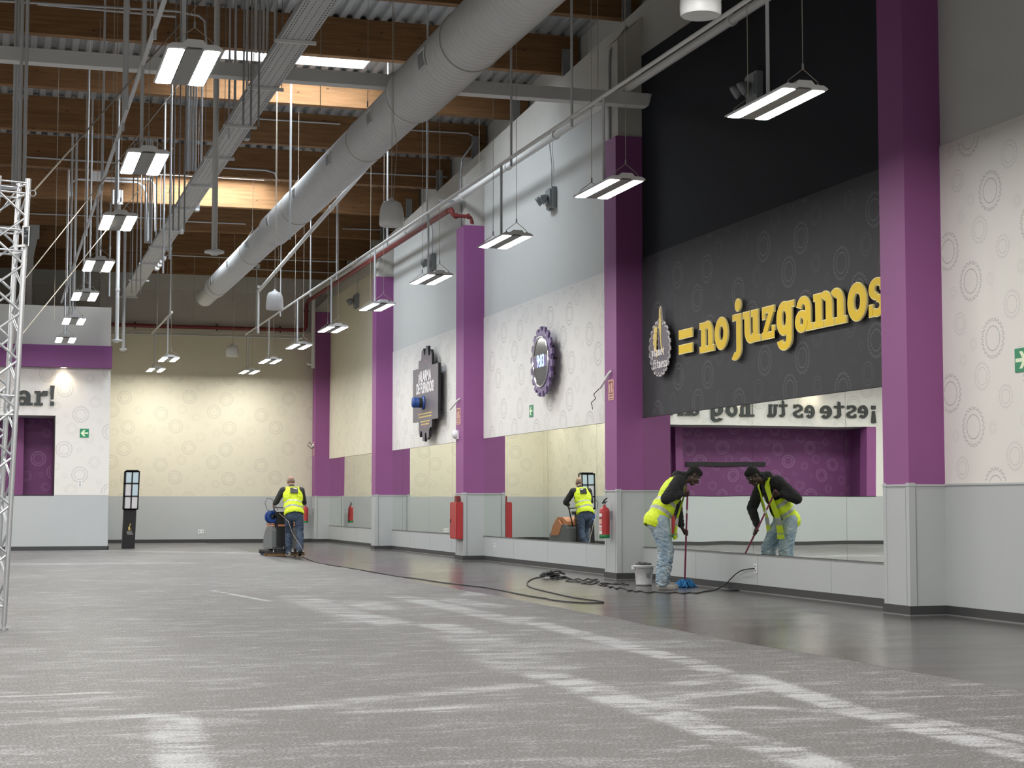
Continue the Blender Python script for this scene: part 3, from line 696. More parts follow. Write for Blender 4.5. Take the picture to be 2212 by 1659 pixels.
for p, d in (((8.98, 34.02, 7.2), (0, 0, 1)), ((9.06, 34, 7.11), (1, 0, 0)), ((9.32, 34, 7.11), (1, 0, 0)), ((9.40, 34.02, 6.99), (0, 0, 1))):
    d = Vector(d); one('coupling', lambda b: b.tube([Vector(p)-d*.03, Vector(p)+d*.03], .060, M['reddark'], 10), t)
tag(one('wire_basket', lambda b: ([b.tube([(2.9, 51.30+dy, 6.15+dz), (8.9, 51.30+dy, 6.15+dz)], .012, M['conduit'], 5) for dy, dz in ((0, 0), (.16, 0), (0, .08))], [b.tube([(2.95+i*.12, 51.30, 6.23), (2.95+i*.12, 51.30, 6.15), (2.95+i*.12, 51.46, 6.15)], .006, M['conduit'], 4) for i in range(50)])), 'white wire basket tray under the red pipe on the back wall', 'cable tray')
# conduits clipped to the timber beams: image points on the beam faces
def beamrun(pts, Y, r, label, mt='conduit'):
    P = [ony(x, y, Y-.04) for x, y in pts]; wtube('beam_conduit', label, 'conduit', P, r, M[mt], 'conduits clipped to the timber beams', n=6)
beamrun([(81, 9), (380, 36)], 26.5, .018, 'straight conduit at top left on the nearest timber beam')
beamrun([(0, 2), (380, 24), (430, 34), (442, 45), (447, 110)], 26.2, .018, 'upper left conduit that bends down beside the nearest left light')
beamrun([(827, 278), (1010, 288), (1022, 294), (1026, 334)], 35.9, .018, 'conduit bending down at the parapet above the clock bay')
beamrun([(740, 371), (966, 383)], 39.0, .018, 'straight conduit left of the third column top')
beamrun([(740, 494), (860, 498)], 45.1, .018, 'short conduit behind the hanging speaker')
beamrun([(470, 362), (575, 368), (594, 374), (598, 387)], 39.0, .02, 'conduit ending in a bend above the brightest beam')
beamrun([(392, 478), (531, 484)], 45.1, .018, 'conduit between tray and duct below the brightest beam')
beamrun([(53, 461), (208, 467), (400, 474)], 45.1, .018, 'long conduit behind the third left light')
beamrun([(53, 339), (300, 355)], 39.0, .02, 'long conduit left of the second left light')
beamrun([(152, 418), (154, 395), (164, 387), (297, 394), (310, 402), (318, 430), (318, 520)], 41.9, .028, 'arched conduit on the dim orange beam, inner one')
beamrun([(226, 384), (325, 388), (334, 400), (336, 500)], 41.9, .028, 'arched conduit on the dim orange beam, outer one')
beamrun([(510, 580), (730, 590)], 50.9, .018, 'conduit low on the last timber beam right of the duct')
beamrun([(340, 550), (470, 556), (730, 566)], 48.0, .018, 'conduit on the timber beam crossing behind the duct end')
beamrun([(545, 256), (735, 268)], 35.9, .018, 'conduit on the beam just below the first sunlit beam')
for px, py, Y, sz, lb in ((213, 381, 41.9, (.30, .22), 'small white box on the dim orange beam'), (254, 427, 41.9, (.24, .34), 'white upright box above the third left light'), (556, 576, 50.9, (.12, .12), 'little white junction box on the last timber beam'), (154, 421, 41.7, (.08, .08), 'tiny white box at the end of the arched conduit')):
    p = ony(px, py, Y-.02); tag(one('junction_box', lambda b: b.box((p.x-sz[0]/2, Y-.13, p.z-sz[1]/2), (p.x+sz[0]/2, Y-.001, p.z+sz[1]/2), M['whitep'])), lb, 'junction box')
# steel post with head plate behind the truss tower
t = thing('steel_post', 'grey steel post with bolted head plate under the timber beams at far left', 'post', (.95, 47.9, 6.1))
pp = ony(64, 560, 47.9)
one('shaft', lambda b: b.box((pp.x-.07, 47.85, 6.1), (pp.x+.07, 47.99, 7.6), M['steel']), t)
one('bracket', lambda b: (b.frame((pp.x, 47.85, 7.45), (1, 0, 0), (0, 0, 1), (0, -1, 0)), b.prism([(-.12, 0), (.10, 0), (.10, .35), (.20, .9), (-.10, .9), (-.12, .4)], 0, .12, M['steel'])), t)
one('head_plate', lambda b: (b.box((pp.x-.14, 47.70, 8.3), (pp.x+.24, 47.74, 8.85), M['steel']), [b.box((pp.x+dx, 47.69, 8.68), (pp.x+dx+.03, 47.70, 8.76), M['blackm']) for dx in (-.07, .15)]), t)
# grey posts against the far grey wall
for px, lb in ((64, 'left grey post standing on the partition roof against the far wall'), (222, 'right grey post standing on the partition roof against the far wall')):
    p = ony(px, 640, 50.5); tag(one('wall_post', lambda b: b.box((p.x-.09, 50.3, 6.1), (p.x+.09, 50.5, 7.9), M['greyup'])), lb, 'post')

# ------------------------------------------------------------------ hanging speakers
def speaker(loc, label, s=1.):
    t = thing('pendant_speaker', label, 'speaker', loc, 'bell-shaped pendant speakers'); x, y, z = loc; r = .165*s
    one('shell', lambda b: b.lathe((x, y, z), [(r*.94, -.185), (r*.99, -.17), (r, -.12), (r*.97, -.02), (r*.90, .06), (r*.74, .125), (r*.60, .14), (r*.30, .158), (r*.14, .185), (.02, .20), (.005, .20)], M['whitep'], 32), t)
    one('speaker_grille', lambda b: b.lathe((x, y, z-.183), [(.001, 0), (.006, -.002), (r*.93, .0)], M['duct'], 32), t)
    one('suspension_cable', lambda b: (b.tube([(x, y, z+.19), (x, y, zbeam(y)+.72)], .005, M['wire'], 5), b.tube([(x+.02, y, z+.19), (x+.05, y, z+.6), (x+.07, y, z+.9), (x+.02, y, z+1.25), (x+.01, y, zbeam(y)+.72)], .004, M['wire'], 5)), t)
def sp(px, py, Y): p = ony(px, py, Y); return (p.x, p.y, p.z)
speaker(sp(846, 459, 22.1), 'large pendant speaker hanging in front of the light trunking mid hall')
speaker(sp(593.5, 648, 31.8), 'pendant speaker right of the narrow end of the duct')
speaker(sp(502, 757, 49.5), 'small farthest pendant speaker in front of the back wall', 1.1)
speaker(sp(1513, -18, 11.6), 'pendant speaker cut off by the top of the picture', .94)
pw = ony(846, 262, 22.6)
wtube('support_rod', 'pair of white rods behind the large pendant speaker', 'rod', [(pw.x, 31.0, 6.0), (pw.x, 31.0, 9.2)], .02, M['conduit'])

# ------------------------------------------------------------------ emergency twin spots on the wall
for k, (px, py, lb) in enumerate([(1620, 188, 'twin emergency spot on the dark slogan wall'), (1184, 428, 'twin emergency spot above the clock bay'), (928, 566, 'twin emergency spot above the alarm board'), (765, 650, 'twin emergency spot in the farthest bay')]):
    p = onx(px, py, 9.55); x, y, z = XW-.012, p.y, p.z
    t = thing('emergency_spotlight', lb, 'emergency light', (x, y, z), 'twin emergency spots')
    one('battery_box', lambda b: (b.box((x-.10, y-.17, z-.19), (x, y+.17, z+.19), M['zinc']), b.box((x-.13, y-.14, z-.12), (x-.10, y+.14, z+.15), M['zinc']), b.box((x-.12, y-.05, z-.23), (x-.05, y+.05, z-.19), M['zinc'])), t)
    for dy in (-.02, .2):
        def head(b):
            c = Vector((x-.22, y+dy, z-.02)); d = Vector((-.75, .25, -.5)).normalized()
            b.lathe(c, [(.02, -.09), (.05, -.08), (.085, .0), (.095, .05), (.08, .05), (.03, .0), (.001, -.02)], M['zinc'], 20, d); b.tube([Vector((x-.12, y+dy*.5, z+.06)), c-d*.06], .014, M['zinc'], 6)
        one('spot_head', head, t)
    if k: tag(one('flexible_conduit', lambda b: b.tube([(x-.04, y+.05, z+.19), (x-.04, y+.02, z+.6), (x-.05, y+.12, z+1.0), (x-.06, y+.05, z+1.25)], .013, M['conduit'], 6)), 'grey conduit rising from the %s' % lb, 'conduit')
# conduits on upper parts of columns
for (yc, lb) in ((24.9, 'second'), (33.95, 'third')):
    wtube('column_conduit', 'grey conduit on the pale upper part of the %s column' % lb, 'conduit', [(XC+.03, yc+.35, 6.93), (XC+.03, yc+.35, 8.1), (XC+.03, yc+.30, 8.35), (XC+.3, yc+.25, 8.75)], .022, M['galv'], n=6)
tag(one('strut_rail', lambda b: b.bar((8.7, 34.1, 7.43), (9.5, 34.1, 7.43), .05, .05, M['galv'])), 'short grey strut rail beside the top of the third column', 'rail')

# ------------------------------------------------------------------ slab serif lettering
def glyph(mb, ch, u0, u1, v0, h, n0, n1, mt, e=0., side=None):
    W = u1-u0; cnt = [0]; prism0 = mb.prism
    def prism_(poly, a, c, m_, sd=None): cnt[0] += 1; prism0(poly, a, c+.00012*cnt[0], m_, sd)
    def M2(x, y): return (u0+W*x, v0+h*y)
    def rect(x0, y0, x1, y1):
        a = M2(x0, y0); c = M2(x1, y1); prism_([(a[0]-e, a[1]-e), (c[0]+e, a[1]-e), (c[0]+e, c[1]+e), (a[0]-e, c[1]+e)], n0, n1, mt, side)
    def poly(*p):
        q = [M2(*a) for a in p]; cx = sum(a[0] for a in q)/len(q); cy = sum(a[1] for a in q)/len(q)
        prism_([(a[0]+(e if a[0] > cx else -e), a[1]+(e if a[1] > cy else -e)) for a in q], n0, n1, mt, side)
    def ring(cx, cy, ro, so, ri, si, a0=0, a1=360, nseg=None):
        k = nseg or max(4, int(abs(a1-a0)/15)); c = M2(cx, cy); RO, SO = ro*W+e, so*h+e; RI, SI = max(.001, ri*W-e), max(.001, si*h-e)
        de = math.degrees(e/RO) if abs(a1-a0) < 359 else 0; b0, b1 = a0-de, a1+de
        for i in range(k):
            t0 = math.radians(b0+(b1-b0)*i/k); t1 = math.radians(b0+(b1-b0)*(i+1)/k)
            prism_([(c[0]+math.cos(t0)*RI, c[1]+math.sin(t0)*SI), (c[0]+math.cos(t0)*RO, c[1]+math.sin(t0)*SO), (c[0]+math.cos(t1)*RO, c[1]+math.sin(t1)*SO), (c[0]+math.cos(t1)*RI, c[1]+math.sin(t1)*SI)], n0, n1, mt, side)
    def disc(cx, cy, rx, ry): ring(cx, cy, rx, ry, .001, .001)
    if ch == 'o': ring(.5, .49, .5, .52, .20, .26)
    elif ch == 'n': rect(.12, .1, .40, .97); rect(0, 0, .5, .17); rect(0, .80, .3, .97); ring(.55, .60, .35, .40, .07, .20, 0, 130); rect(.62, .1, .90, .62); rect(.55, 0, 1, .17)
    elif ch == 'h': rect(.12, .1, .40, 1.42); rect(0, 0, .5, .17); rect(0, 1.25, .3, 1.42); ring(.55, .60, .35, .40, .07, .20, 0, 130); rect(.62, .1, .90, .62); rect(.55, 0, 1, .17)
    elif ch == 'm':
        rect(.06, .1, .24, .97); rect(0, 0, .31, .17); rect(0, .80, .2, .97)
        ring(.36, .60, .215, .40, .035, .20, 0, 130); rect(.395, .1, .575, .62); rect(.35, 0, .63, .17)
        ring(.70, .60, .225, .40, .045, .20, 0, 130); rect(.745, .1, .925, .62); rect(.68, 0, 1, .17)
    elif ch == 'u': rect(.1, .36, .38, .97); rect(0, .80, .3, .97); ring(.48, .38, .38, .40, .10, .20, 180, 320); rect(.60, .1, .88, .97); rect(.5, .80, .7, .97); rect(.65, 0, 1, .17)
    elif ch == 'e': ring(.5, .49, .5, .52, .19, .30, 0, 318); rect(.12, .40, .97, .56)
    elif ch == 'a': ring(.46, .60, .42, .41, .14, .22, 0, 160); rect(.60, .1, .88, .62); rect(.62, 0, 1.02, .17); ring(.36, .29, .38, .31, .12, .13)
    elif ch == 'r': rect(.16, .1, .47, .97); rect(0, 0, .66, .17); rect(0, .80, .35, .97); ring(.72, .58, .32, .41, .06, .20, 70, 165); rect(.70, .66, 1., .98)
    elif ch == 's':
        ring(.5, .72, .47, .285, .17, .115, 40, 268); ring(.48, .27, .50, .285, .20, .115, -140, 92); rect(.70, .70, .92, .98); rect(.04, 0, .24, .30)
    elif ch == 'z': rect(.06, .80, .94, .97); rect(.03, 0, .97, .18); poly((.05, .15), (.42, .15), (.95, .83), (.58, .83)); rect(.06, .62, .24, .97); rect(.79, 0, .97, .36)
    elif ch == 'g': ring(.42, .50, .42, .50, .14, .26); rect(.58, -.1, .86, .97); rect(.6, .80, 1., .97); ring(.44, -.10, .42, .34, .14, .15, 195, 360)
    elif ch == 'j': rect(.50, -.12, .92, .97); rect(.12, .80, .7, .97); ring(.35, -.12, .57, .34, .15, .14, 235, 360); disc(.66, 1.27, .27, .19)
    elif ch == 't': poly((.28, .2), (.62, .2), (.62, 1.32), (.40, 1.22)); rect(.02, .80, .98, .97); ring(.66, .27, .38, .28, .06, .09, 180, 330)
    elif ch == 'p': rect(.12, -.38, .40, .97); rect(0, -.40, .52, -.24); rect(0, .80, .3, .97); ring(.56, .49, .42, .50, .14, .26)
    elif ch == 'l': rect(.28, .1, .72, 1.42); rect(.02, 0, .98, .17); rect(.02, 1.25, .5, 1.42)
    elif ch == 'i': rect(.28, .1, .72, .97); rect(.02, 0, .98, .17); rect(.02, .80, .5, .97); disc(.5, 1.25, .26, .17)
    elif ch == 'f': rect(.24, .1, .54, 1.1); rect(.02, 0, .82, .17); rect(0, .80, .92, .97); ring(.64, 1.08, .40, .36, .10, .18, 30, 180)
    elif ch == '=': rect(0, .0, 1, .34); rect(0, .64, 1, .98)
    elif ch == '!': poly((.22, .42), (.78, .42), (.98, 1.36), (.02, 1.36)); rect(.08, 0, .92, .28)
    elif ch == '¡': poly((.02, -.38), (.98, -.38), (.78, .56), (.22, .56)); rect(.08, .70, .92, .98)

# slogan on the charcoal wall
t = thing('slogan_lettering', 'yellow raised letters reading = no juzgamos on the charcoal wall', 'lettering', (XP-.05, 20.2, 3.5))
pxs = [('=', 1468, 1498), ('n', 1513, 1545), ('o', 1546, 1575), ('j', 1582, 1605), ('u', 1607, 1645), ('z', 1647, 1677), ('g', 1680, 1719), ('a', 1721, 1759), ('m', 1760, 1832), ('o', 1834, 1876), ('s', 1879, 1918)]
for ch, a, c in pxs:
    ya, yc = onx(a, 700, XP-.05).y, onx(c, 700, XP-.05).y
    def f(b):
        b.frame((XP-.045, 0, 0), (0, -1, 0), (0, 0, 1), (-1, 0, 0))
        g0, gh = (3.35, .34) if ch == '=' else (3.30, .425)
        glyph(b, ch, -ya+.012, -yc-.012, g0+.006, gh, .0, .022, M['yelloww'], .012, M['yelloww'])
        glyph(b, ch, -ya+.012, -yc-.012, g0+.006, gh, .02, .026, M['yellow'], 0., M['yellow'])
    one('letter', f, t)
# slogan over the recess
MPX = [(1881, 1892), (1852, 1874), (1828, 1849), (1803, 1824), (1772, 1799), None, (1736, 1760), (1712, 1733), None, (1684, 1702), (1656, 1681), None, (1600, 1628), (1569, 1596), (1536, 1564)]
mx_ = lambda q: 2*9.665-ony(q, 890, YF-.03).x
t = thing('slogan_lettering', 'dark charcoal raised letters, ¡este es tu hogar!, above the purple recess', 'lettering', (-1.8, YF-.05, 3.6))
LX = [(mx_(q[1]), mx_(q[0])) if q else None for q in MPX]+[(.50, .89), (.93, 1.25), (1.30, 1.42)]
for ch, xx_ in zip('¡este es tu hogar!', LX):
    if ch == ' ': continue
    x = xx_[0]; wd = xx_[1]-xx_[0]
    wd0 = {'¡': .12, '!': .12, 'e': .36, 's': .32, 't': .28, 'u': .40, 'h': .42, 'o': .38, 'g': .38, 'a': .39, 'r': .34}[ch]
    x0 = x
    def f(b): b.frame((0, YF-.03, 3.60), (1, 0, 0), (0, 0, 1), (0, -1, 0)); glyph(b, ch, x0, x0+wd, 0, .365, 0, .035, M['charletter'])
    one('letter', f, t)

# ------------------------------------------------------------------ gear outlines for signs
def gear_poly(cx, cy, r, nt, tooth=.13, sy=1.):
    pts = []
    for k in range(nt):
        a = 2*PI*k/nt; s = 2*PI/nt
        for da, q in ((0., 1-tooth), (.38, 1-tooth), (.45, 1.), (.92, 1.)): pts.append((cx+math.cos(a+da*s)*r*q, cy+math.sin(a+da*s)*r*q*sy))
    return pts
# gym emblem
yc, zc = 23.91, 3.50; R = .43
t = thing('emblem_sign', 'grey gear emblem with yellow thumb and white words planet fitness on the charcoal wall', 'sign', (XP-.06, yc, zc))
def f(b):
    b.frame((XP-.09, yc, zc), (0, -1, 0), (0, 0, 1), (-1, 0, 0))
    b.prism(gear_poly(0, 0, R, 22, .09), 0, .02, M['label']); b.prism(gear_poly(0, 0, R-.022, 22, .09), .019, .024, M['signgrey'])
    b.prism([(-.05, .3), (.11, .3), (.11, .36), (.075, .60), (.045, .63), (.01, .60), (-.005, .45), (-.08, .42)], .0, .02, M['label'])
    for dx in (-.2, .2): b.bar((XP-.09, yc+dx, zc), (XP, yc+dx, zc), .02, .02, M['blackm'])
one('gear_board', f, t)
def f(b):
    b.frame((XP-.114, yc, zc), (0, -1, 0), (0, 0, 1), (-1, 0, 0)); n = (.0, .006)
    b.prism([(-.01, .30), (.10, .30), (.095, .40), (.06, .595), (.042, .61), (.022, .59), (.012, .42)], *n, M['handyel'])
    for i, (x0, y0) in enumerate(((-.20, .245), (-.23, .15), (-.225, .055), (-.20, -.03))):
        b.prism([(x0, y0), (x0+.04, y0-.012), (-.05, y0), (-.035, y0+.04), (-.05, y0+.078), (x0+.03, y0+.085), (x0, y0+.06)], *n, M['handyel'])
    b.prism([(-.04, -.02), (.02, -.03), (.03, .28), (-.04, .30)], *n, M['signgrey'])
    b.prism([(.02, .30), (.10, .30), (.09, .12), (.12, .02), (.20, -.09), (.19, -.12), (.10, -.02), (.06, .10)], *n, M['handyel'])
    b.prism([(-.06, .30), (-.03, .30), (-.02, -.0), (-.05, -.12), (-.12, -.15), (-.1, -.05)], *n, M['handyel'])
one('thumb_motif', f, t)
def f(b):
    b.frame((XP-.116, yc, zc), (0, -1, 0), (0, 0, 1), (-1, 0, 0)); u = -.29
    for ch, wd in zip('planet', (.085, .055, .08, .09, .08, .06)): glyph(b, ch, u, u+wd, -.115-.0*u, .095, 0, .006, M['label']); u += wd+.012
    u = -.22
    for ch, wd in zip('fitness', (.065, .05, .06, .09, .08, .07, .07)): glyph(b, ch, u, u+wd, -.30, .095, 0, .006, M['label']); u += wd+.012
one('lettering', f, t)
def text(name, body, size, mt, O, U, V, parent, ext=.002, off=.0, sx=1.):
    cu = bpy.data.curves.new(name, 'FONT'); cu.body = body; cu.size = size; cu.extrude = ext; cu.align_x = 'CENTER'; cu.align_y = 'CENTER'; cu.offset = off; cu.materials.append(mt)
    fo = bpy.data.objects.new(name, cu); COL.objects.link(fo); bpy.context.view_layer.update()
    me = bpy.data.meshes.new_from_object(fo.evaluated_get(bpy.context.evaluated_depsgraph_get())); bpy.data.objects.remove(fo)
    o = bpy.data.objects.new(name, me); COL.objects.link(o)
    U = Vector(U); V = Vector(V); N = U.cross(V); m = Matrix((U*sx, V, N)).transposed().to_4x4(); m.translation = Vector(O)-parent_loc(parent)
    o.parent = parent; o.matrix_local = m; return o
# round clock
yc, zc = 29.43, 3.73
t = thing('wall_clock', 'purple gear-shaped wall clock with mirrored rim and blue digits 9:03', 'clock', (XP-.1, yc, zc))
def f(b):
    b.frame((XP-.16, yc, zc), (0, -1, 0), (0, 0, 1), (-1, 0, 0)); b.prism(gear_poly(0, 0, .64, 18, .12), 0, .045, M['signpurple'])
    for a in range(8): b.bar((XP-.16, yc+.3*math.cos(a), zc+.3*math.sin(a)), (XP, yc+.3*math.cos(a), zc+.3*math.sin(a)), .02, .02, M['blackm'])
one('gear_board', f, t)
def f(b):
    b.lathe((XP-.205, yc, zc), [(.47, 0), (.475, .012), (.455, .03), (.435, .012), (.43, 0)], M['chrome'], 64, (-1, 0, 0))
one('rim', f, t)
def f(b):
    b.frame((XP-.206, yc, zc), (0, -1, 0), (0, 0, 1), (-1, 0, 0))
    for a0, a1, mt in ((14, 166, M['glassdark']), (-166, -14, M['blackp'])):
        aa = [math.radians(a0+(a1-a0)*i/24) for i in range(25)]; b.prism([(math.cos(a)*.43, math.sin(a)*.43) for a in aa], 0, .008, mt)
    b.prism([(-.42, -.10), (.42, -.10), (.42, .10), (-.42, .10)], 0, .007, M['signpurple'])
    b.strip([(-.42, .105), (.42, .105)], .012, .0095, M['chrome'])
one('dial', f, t)
U, V = (0, -1, 0), (0, 0, 1)
text('digits', '9:03', .32, M['led'], (XP-.217, yc, zc+.0), U, V, t, .001, .004, .8)
text('caption', '°C', .06, M['label'], (XP-.217, yc, zc-.27), U, V, t) if False else None
def f(b):
    for k in range(12):
        a = PI*2*k/12; b.tube([(XP-.206, yc+math.cos(a)*.52, zc+math.sin(a)*.52), (XP-.209, yc+math.cos(a)*.52, zc+math.sin(a)*.52)], .014, M['label'], 8)
one('hour_mark', f, t)
# alarm board
yc, zc = 38.16, 3.68
t = thing('alarm_board', 'dark grey toothed board reading ¡ALARMA DE FLIPADOS! with a blue siren lamp', 'sign', (XP-.1, yc, zc))
def f(b):
    b.frame((XP-.14, yc, zc), (0, -1, 0), (0, 0, 1), (-1, 0, 0))
    hw = 1.20
    up = [(hw, .62), (.62, .62), (.62, .86), (.50, .98), (.42, .84), (.30, .86), (.24, 1.08), (.04, 1.10), (0, .90), (-.10, .90), (-.18, 1.06), (-.36, 1.0), (-.38, .84), (-.52, .78), (-.62, .80), (-.66, .62), (-hw, .62)]
    dn = [(-x, -y) for x, y in up]
    b.prism(up+dn, 0, .06, M['signgrey'], M['blackm'])
    for dx, dy in ((-.8, .4), (.8, .4), (-.8, -.4), (.8, -.4)): b.bar((XP-.14, yc-dx, zc+dy), (XP, yc-dx, zc+dy), .03, .03, M['blackm'])
one('board', f, t)
def f(b): b.frame((XP-.2, yc, zc), (0, -1, 0), (0, 0, 1), (-1, 0, 0)); b.strip([(math.cos(2*PI*k/64)*.66, math.sin(2*PI*k/64)*.76) for k in range(64)], .035, .002, M['signline'], True)
one('ring_line', f, t)
text('title', '¡ALARMA', .34, M['label'], (XP-.203, yc+.05, zc+.40), U, V, t, .002, .012, .85)
text('title', 'DE FLIPADOS!', .34, M['label'], (XP-.203, yc+.02, zc+.13), U, V, t, .002, .012, .78)
def f(b):
    c = Vector((XP-.2, yc+.13, zc-.20)); b.lathe(c, [(.0, 0), (.16, 0), (.16, .03), (.12, .04), (.12, .24), (.11, .27), (.0, .28)], M['blue'], 24, (-1, 0, 0)); b.lathe(c+Vector((-.05, 0, 0)), [(.121, 0), (.124, .02), (.124, .06), (.121, .08)], M['glassdark'], 24, (-1, 0, 0))
one('siren_lamp', f, t)
def f(b):   # small print, too blurred in the photo to read
    b.frame((XP-.2, yc, zc), (0, -1, 0), (0, 0, 1), (-1, 0, 0)); rr = random.Random(4)
    for v, w0 in ((-.47, .66), (-.54, .62), (-.65, .44), (-.715, .36)):
        u = -w0
        while u < w0:
            l = rr.uniform(.04, .12); b.prism([(u, v), (min(w0, u+l), v), (min(w0, u+l), v+.03), (u, v+.03)], 0, .003, M['handyel']); u += l+.03
one('lettering', f, t)
# exit arrows
def exit_sign(O, U, N, w_, label, flip):
    t = thing('exit_sign', label, 'sign', O, 'green arrow signs')
    def f(b):
        b.frame(O, U, (0, 0, 1), N); s = -1 if flip else 1; h = w_/2
        b.prism([(-h, -h), (h, -h), (h, h), (-h, h)], 0, .008, M['green'])
    one('plate', f, t)
    def f(b):
        b.frame(O, U, (0, 0, 1), N); s = -1 if flip else 1; h = w_/2
        A = [(-.85, -.16), (.12, -.16), (-.28, -.72), (.16, -.72), (.82, 0), (.16, .72), (-.28, .72), (.12, .16), (-.85, .16)]
        b.prism([(x*h*s, y*h) for x, y in A], .0075, .011, M['glowwhite'])
    one('arrow', f, t)
exit_sign((XP-.002, 14.60, 2.58), (0, -1, 0), (-1, 0, 0), .235, 'green sign with arrow pointing right at the right edge of the picture', False)
exit_sign((XP-.002, 30.66, 2.90), (0, -1, 0), (-1, 0, 0), .225, 'green sign with arrow pointing left below the round clock', True)
exit_sign((2.155, YF-.008, 2.92), (1, 0, 0), (0, -1, 0), .22, 'green sign with arrow pointing left beside the purple recess', True)
# fire equipment notices on the columns
def notice(y0, y1, z0, z1, label):
    t = thing('fire_notice', label, 'sign', (XC, (y0+y1)/2, (z0+z1)/2), 'faded fire equipment notices'); w_, h_ = y1-y0, z1-z0
    def f(b): b.frame((XC-.001, y1, z0), (0, -1, 0), (0, 0, 1), (-1, 0, 0)); b.prism([(0, 0), (w_, 0), (w_, h_), (0, h_)], 0, .006, M['pink'])
    one('plate', f, t)
    def f(b):
        b.frame((XC-.001, y1, z0), (0, -1, 0), (0, 0, 1), (-1, 0, 0))
        def r(x0, v0, x1, v1, mt=M['brownred']): b.prism([(x0*w_, v0*h_), (x1*w_, v0*h_), (x1*w_, v1*h_), (x0*w_, v1*h_)], .0055, .008, mt)
        r(.1, .30, .9, .93); r(.14, .17, .86, .24); r(.14, .05, .86, .10)
    one('print', f, t)
    def f(b):
        b.frame((XC-.001, y1, z0), (0, -1, 0), (0, 0, 1), (-1, 0, 0)); k = (.0075, .010, M['pink'])
        b.prism([(w_*x, h_*y) for x, y in ((.2, .35), (.42, .35), (.42, .7), (.36, .8), (.26, .8), (.2, .7))], *k)
        b.prism([(w_*x, h_*y) for x, y in ((.55, .6), (.62, .36), (.84, .36), (.84, .5), (.74, .62), (.8, .78), (.66, .86), (.52, .82))], *k)
    one('pictogram', f, t)
notice(25.02, 25.26, 2.78, 3.10, 'faded pink fire notice on the second column above the extinguisher')
notice(34.18, 34.48, 2.80, 3.14, 'faded pink fire notice on the third column above the red cabinet')
notice(51.05, 51.25, 2.6, 3.0, 'faded fire notice on the column in the far corner')
# fire point bracket arms and wires
tag(one('bracket_arm', lambda b: b.tube([(XC, 25.12, 3.24), (XC-.03, 25.16, 3.20), (XC-.10, 25.40, 2.98)][::1], .022, M['whitep'], 8)), 'white stub arm slanting out above the notice on the second column', 'arm')
tag(one('loose_wire', lambda b: b.tube([(XC-.10, 25.40, 2.98), (XC-.12, 25.62, 2.9), (XC+.05, 26.0, 2.86), (XC+.15, 26.5, 2.82), (XC+.35, 27.0, 2.74)], .007, M['cable'], 6)), 'dark loose wire trailing left from the white arm on the second column', 'wire')
tag(one('bracket_arm', lambda b: b.tube([(XC, 34.22, 3.33), (XC-.03, 34.3, 3.30), (XC-.12, 34.6, 3.12)], .02, M['whitep'], 8)), 'white stub arm slanting out above the notice on the third column', 'arm')
t = thing('wall_horn', 'small white alarm sounder on the third column', 'alarm sounder', (XC, 34.42, 2.58))
one('base', lambda b: b.box((XC-.03, 34.32, 2.50), (XC, 34.52, 2.68), M['whitep']), t)
one('sounder', lambda b: b.lathe((XC-.02, 34.42, 2.60), [(.09, 0), (.095, .03), (.08, .07), (.05, .09), (.001, .095)], M['whitep'], 20, (-1, 0, 0)), t)
t = thing('exit_spot', 'small wire hook lamp on the far corner column', 'lamp', (XC, 51.1, 2.95))
one('arm', lambda b: b.tube([(XC-.02, 51.1, 2.85), (XC-.15, 51.05, 3.0), (XC-.22, 51.0, 2.9), (XC-.1, 51.0, 2.8), (XC-.0, 51.1, 2.85)], .01, M['blackm'], 6), t)
one('lamp_head', lambda b: b.lathe((XC-.0, 51.1, 2.9), [(.03, 0), (.05, .02), (.045, .06), (.001, .07)], M['whitep'], 12, (-1, 0, 0)), t)
# hose cabinet
t = thing('hose_cabinet', 'tall red fire cabinet on the third column', 'fire cabinet', (XC, 34.15, .8))
one('cabinet_body', lambda b: b.box((XC-.14, 33.93, .44), (XC-.013, 34.46, 1.19), M['red']), t)
one('door', lambda b: b.box((XC-.155, 33.95, .46), (XC-.14, 34.44, 1.17), M['red']), t)
one('latch', lambda b: b.box((XC-.162, 34.36, .76), (XC-.155, 34.41, .84), M['blackp']), t)
one('bell', lambda b: b.box((XC-.10, 34.14, 1.19), (XC-.02, 34.28, 1.32), M['reddark']), t)
